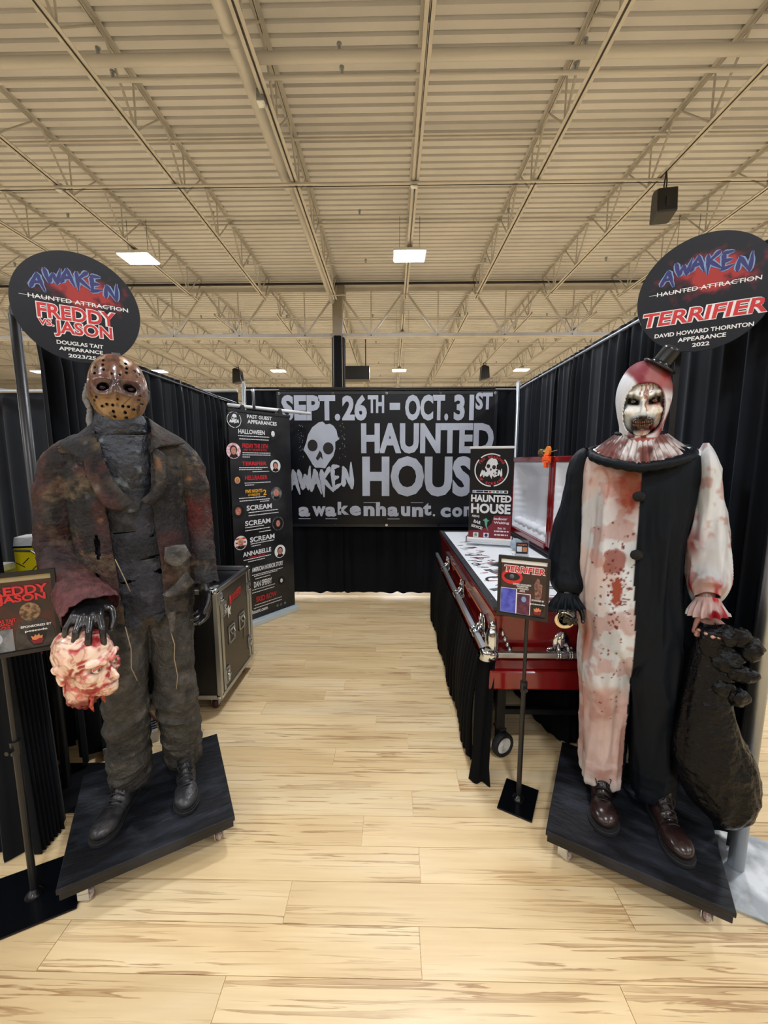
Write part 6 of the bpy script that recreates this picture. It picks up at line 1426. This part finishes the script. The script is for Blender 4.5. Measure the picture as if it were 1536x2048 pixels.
def suit_col(P):
    x, z = P[:, 0], P[:, 2]; fr = P[:, 1] < .05; C = white_stain(P); n, n2 = fbm(P * 9 + 4), fbm(P * 26 + 7)
    m = np.exp(-((x + .085) / .06) ** 2 - ((z - z_(1.50)) / .12) ** 2) * 1.3; C = mixc(C, (130, 76, 58), np.clip(m, 0, 1) * ss(.36, .56, n)); C = mixc(C, (128, 58, 44), np.clip(m, 0, 1) * ss(.5, .62, n2))
    m = np.exp(-((x + .12) / .045) ** 2 - ((z - z_(1.21)) / .06) ** 2); C = mixc(C, (134, 74, 62), ss(.30, .40, m * (n * 1.1 + n2 * .9 - .35)) * .9)
    m = np.exp(-((x + .19) / .04) ** 2 - ((z - z_(1.50)) / .09) ** 2); C = mixc(C, (184, 146, 136), np.clip(m * 1.2, 0, 1) * .75 * ss(.3, .5, n)); C = mixc(C, (150, 84, 66), (np.exp(-((m - .5) / .10) ** 2)) * ss(.35, .5, n) * .8)
    lg = ss(z_(.72), z_(.64), z + .03 * (n - .5)) ; C = mixc(C, (186, 160, 153), lg * .9); C = mixc(C, (150, 96, 84), lg * ss(.5, .64, n) * .6); C = mixc(C, (204, 196, 190), ss(z_(.27), z_(.22), z) * .8)
    m = np.exp(-((x + .20) / .02) ** 2 - ((z - z_(.86)) / .08) ** 2); C = mixc(C, (150, 92, 74), np.clip(m, 0, 1))
    dt = np.zeros(len(P))
    for sx, sz, r in spots: dt = np.maximum(dt, ss(r * 1.25, r * .8, np.hypot((x - sx), (z - sz) * .8)))
    C = mixc(C, (104, 40, 34), dt * (P[:, 1] < 0)); tq = np.exp(-((x + .105) / .02) ** 2 - ((z - z_(1.10)) / .06) ** 2); C = mixc(C, (140, 70, 54), ss(.45, .6, tq * .5 + fbm(P * 60) * .6) * (P[:, 1] < 0) * ss(.1, .4, tq))
    blk = split(P) ; C = np.where(blk[:, None], np.array(lin(BLK)), C); return C
fuse(su, 'clown_suit', M['attr_satin'], .0052, 14, disp=suit_disp, color=suit_col, parent=RM)
def slv(u, v, P): return .030 * (ridge(np.c_[P[:, 0] * 12, P[:, 1] * 12, P[:, 2] * 3] + 5) - .5) * ss(0, .3, v) + .004 * (ridge(P * 14) - .5)
cloth('sleeve', [(-.246, .03, z_(1.655), .012, .045), (-.255, .032, z_(1.625), .032, .068), (-.268, .035, z_(1.55), .044, .074), (-.282, .042, z_(1.42), .054, .076), (-.292, .04, z_(1.28), .065, .076), (-.292, .01, z_(1.14), .067, .076), (-.285, -.03, z_(1.065), .062, .066), (-.283, -.045, z_(1.035), .038, .040)], M['attr_satin'], RM, 90, 110, disp=slv, color=lambda P: base(len(P), BLK))
def frill(u, v, P): return .012 * np.sin(u * 15) * ss(.2, 1, v)
cloth('cuff_frill', [(-.283, -.045, z_(1.040), .038, .040), (-.283, -.048, z_(1.025), .044, .044), (-.282, -.055, z_(.995), .062, .058), (-.280, -.058, z_(.978), .066, .060)], M['attr_satin'], RM, 150, 20, disp=frill, color=lambda P: base(len(P), BLK))
def ws_col(P):
    C = white_stain(P, 1.2, 9); C = mixc(C, (120, 60, 50), np.exp(-((P[:, 2] - z_(1.30)) / .07) ** 2 - ((P[:, 0] - .13) / .03) ** 2) * ss(.4, .6, fbm(P * 12))); C = mixc(C, (150, 34, 44), ss(.55, .66, fbm(P * np.array([30, 30, 9]) + 4)) * ss(z_(1.22), z_(1.12), P[:, 2])); return C
cloth('sleeve', [(.148, .03, z_(1.668), .008, .035), (.152, .032, z_(1.625), .022, .066), (.158, .035, z_(1.55), .034, .074), (.166, .042, z_(1.44), .045, .076), (.176, .045, z_(1.32), .056, .078), (.184, .02, z_(1.20), .064, .080), (.186, -.02, z_(1.125), .060, .074), (.186, -.045, z_(1.095), .036, .044)], M['attr_satin'], RM, 110, 130,
      disp=lambda u, v, P: .045 * (ridge(np.c_[P[:, 0] * 16, P[:, 1] * 16, P[:, 2] * 3] + 15, 2) - .5) * ss(0, .25, v), color=ws_col)
cloth('cuff_frill', [(.186, -.045, z_(1.100), .036, .044), (.187, -.05, z_(1.085), .042, .046), (.188, -.058, z_(1.055), .054, .054), (.190, -.060, z_(1.040), .056, .056)], M['attr_satin'], RM, 150, 20, disp=frill, color=lambda P: mixc(ws_col(P), (130, 22, 32), ss(.3, .6, np.exp(-((P[:, 0] - .20) / .02) ** 2 - ((P[:, 2] - z_(1.055)) / .02) ** 2) * (P[:, 1] < -.06))))
# ruff
nu, nv = 360, 16; P = []
for j in range(nv):
    t_ = j / (nv - 1)
    for i in range(nu):
        a = 2 * PI * i / nu; r = .082 + .072 * t_; zz = 1.712 - .030 * t_ - .085 * (1 - math.sin(a)) * .5 * t_ + .008 * math.sin(a * 34 + .6 * math.sin(a * 5)) * (.3 + t_) + .006 * math.sin(a)
        P.append((-.062 + r * 1.0 * math.cos(a), .012 + r * (.92 + .12 * (math.sin(a) < 0) * t_) * math.sin(a), z_(zz)))
P = np.array(P); g = MB(); g.grid([tuple(p) for p in P], nu, nv, True); me = g.mesh('ruff', M['attr_satin'], True)
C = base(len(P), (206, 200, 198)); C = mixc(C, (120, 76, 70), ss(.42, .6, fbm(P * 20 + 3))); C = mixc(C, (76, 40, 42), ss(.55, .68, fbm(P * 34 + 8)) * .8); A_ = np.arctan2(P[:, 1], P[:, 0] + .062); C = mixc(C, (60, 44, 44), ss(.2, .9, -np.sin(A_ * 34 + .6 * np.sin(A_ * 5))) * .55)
setcol(me, C); o = link('ruff', me, RM); s = o.modifiers.new('s', 'SOLIDIFY'); s.thickness = .003
def ring_tube(name, rx, ry, zf, r, m, cy=.012, n=80, flat=1.0):
    pts = [(-.062 + rx * math.cos(2 * PI * i / n), cy + ry * math.sin(2 * PI * i / n), z_(zf(2 * PI * i / n))) for i in range(n + 1)]; b = MB(); b.tube(pts, [r * (1 + .12 * math.sin(i * 2.1)) for i in range(n + 1)], 10); return b.build(name, m, RM, smooth=True)
bs_ = mat('black_satin_trim', BLK, .5, spec=.15)
ring_tube('neck_binding', .082, .078, lambda a: 1.712 + .010 * math.sin(a), .007, bs_); ring_tube('collar_band', .170, .158, lambda a: 1.616 + .038 * math.sin(a) + .020 * abs(math.cos(a)), .019, bs_, cy=.020)
for zz, xx in ((1.471, -.056), (1.251, -.049)):
    b = MB(); b.ell((xx, -.122 if zz > 1.4 else -.130, z_(zz)), (.0205, .017, .0185), 20, 14); fuse(b, 'pompom', mat('black_pompom', (8, 9, 11), .9), .003, 0, disp=lambda P: .004 * (vn(P * 300) - .3), parent=RM)
M['shoe'] = mat('oxblood_leather', (18, 13, 14), .25, c2=(48, 31, 29), scale=7, lo=.4, hi=.75)
boot(RM, 'shoe', (-.085, -.205, 0), (-.112, .035, 0), .13, M['shoe'], True, .275, .056, toe_bulge=1.15)
boot(RM, 'shoe', (.160, -.185, 0), (.088, .035, 0), .13, M['shoe'], True, .285, .052, toe_bulge=1.1)

# horn in the gloved hand
def wpos(C, th, p): v = Matrix.Rotation(th, 3, 'Z') @ Vector(p); return Vector((C[0] + v.x, C[1] + v.y, p[2]))
hp = wpos((1.03, 1.56), math.radians(-29), (-.283, -.115, .940))
T = thing('horn', 'small brass coloured horn with flared bell, held below the black sleeve cuff', 'horn', hp, rot=(math.radians(96), 0, math.radians(-29 + 8)))
hz = mat('polished_champagne_metal', (220, 205, 178), .14, 1.0)
b = MB(); b.lathe([(.026, .0), (.037, .003), (.0385, .0), (.037, -.004), (.028, -.010), (.021, -.022), (.016, -.045), (.011, -.08)], n=36); b.lathe([(.026, .0), (.019, -.010), (.015, -.025), (.010, -.05)], n=36); b.build('bell', hz, T, smooth=True)
b = MB(); b.lathe([(.024, .0015), (.0225, -.002), (.0205, .0015), (.0225, .004), (.024, .0015)], (0, 0, 0), n=36); b.build('bell_ring', hz, T, smooth=True)
b = MB(); b.lathe([(.0001, -.03), (.014, -.03), (.0001, -.031)], n=20); b.build('bore', M['black_metal'], T)
b = MB(); b.ell((0, .01, -.11), (.026, .030, .032), 20, 14); b.build('squeeze_bulb', M['rubber'], T, smooth=True)
# plastic bag
T = thing('rubbish_bag', 'full shiny black plastic bag hanging from the clown mannequin hand at right', 'bag', (1.03, 1.56, 0), math.radians(-29))
M['bag'] = mat('black_polythene', (7, 8, 11), .27, bump=.7, bscale=60, spec=.2)
def bag_disp(u, v, P):
    s_ = .022 * (ridge(np.c_[P[:, 0] * 9 + .25 * P[:, 2], P[:, 1] * 22, P[:, 2] * 2.2 - P[:, 0] * 2] + 2) - .5) * ss(0, .15, v); return s_ + .013 * (ridge(P * 13 + 4) - .5) * ss(.2, .6, v) + .005 * (ridge(P * 32) - .5)
cloth('bag_body', [(.188, -.085, 1.020, .020, .022), (.189, -.085, .975, .030, .030), (.192, -.085, .90, .042, .044), (.200, -.085, .80, .058, .056), (.212, -.082, .68, .080, .072), (.226, -.080, .56, .106, .088), (.256, -.078, .45, .118, .094), (.288, -.078, .36, .100, .086), (.320, -.078, .30, .062, .060), (.343, -.078, .272, .012, .014)], M['bag'], T, 130, 190, disp=bag_disp, thick=0)
b = MB()
for (c, r) in (((.225, -.11, .985), (.045, .028, .030)), ((.270, -.10, .990), (.040, .024, .028)), ((.308, -.095, .955), (.028, .022, .040)), ((.240, -.11, .905), (.040, .022, .045)), ((.285, -.11, .865), (.040, .022, .022)), ((.235, -.12, .80), (.038, .020, .022)), ((.280, -.11, .775), (.034, .020, .022)), ((.24, -.10, .85), (.03, .02, .04)), ((.20, -.11, .96), (.03, .03, .05))): b.ell(c, r, 20, 14)
fuse(b, 'loose_bag_top', M['bag'], .004, 1, disp=lambda P: .034 * (ridge(P * np.array([20, 20, 16]) + 3) - .5) + .008 * (ridge(P * 50) - .5), parent=T)
# passer-by beyond the right drape
PR = thing('person', 'person in navy trainers and dark shorts walking past at the right edge', 'person', (2.88, 2.70, 0), math.radians(-100))
bd = MB(); bd.ell((0, 0, 1.64), (.075, .095, .12)); bd.cap((0, 0, 1.6), (0, .02, 1.42), .05, .06); bd.ell((0, 0, 1.27), (.18, .11, .2)); bd.cap((-.17, 0, 1.38), (.17, 0, 1.38), .06); bd.cap((0, 0, 1.3), (0, 0, 1.0), .13, .13); bd.ell((0, 0, .93), (.16, .11, .1))
for s_ in (-1, 1):
    bd.cap((s_ * .19, 0, 1.37), (s_ * .23, .03, 1.1), .048, .04); bd.cap((s_ * .23, .03, 1.1), (s_ * .24, -.06, .86), .04, .028); hand(bd, (s_ * .24, -.06, .86), (0, -.1, -1), (-s_, 0, 0), (0, -1, 0), 1, curl=(20, 25, 18))
    bd.cap((s_ * .09, 0, .92), (s_ * .10, -.03 * s_, .5), .078, .052); bd.cap((s_ * .10, -.03 * s_, .5), (s_ * .10, .10 * s_, .1), .052, .034); bd.ell((s_ * .10, .10 * s_ - .05, .05), (.04, .11, .035))
fuse(bd, 'body', mat('skin', (168, 118, 100), .5), .01, 3, parent=PR)
b = MB(); b.ell((0, .012, 1.665), (.084, .10, .115)); fuse(b, 'hair', mat('brown_hair', (50, 36, 28), .6), .01, 1, disp=lambda P: .01 * (ridge(P * 40) - .5), parent=PR)
cloth('shirt', [(0, .01, 1.45, .07, .07), (0, 0, 1.40, .20, .11), (0, 0, 1.25, .20, .14), (0, 0, 1.05, .18, .15), (0, 0, .90, .18, .15)], mat('grey_tee', (70, 74, 84), .8), PR, 40, 30)
for s_ in (-1, 1):
    cloth('shorts_leg', [(s_ * .085, 0, .98, .10, .125), (s_ * .095, -.01, .80, .10, .11), (s_ * .10, -.02 * s_, .56, .09, .095)], mat('dark_shorts', (26, 30, 44), .8), PR, 36, 20)
    p = boot(PR, 'trainer', (s_ * .10, .10 * s_ - .16, 0), (s_ * .10, .10 * s_ + .05, 0), .10, mat('navy_mesh', (24, 30, 46), .6), True, .27, .046, mat('pale_sole', (200, 196, 200), .5))
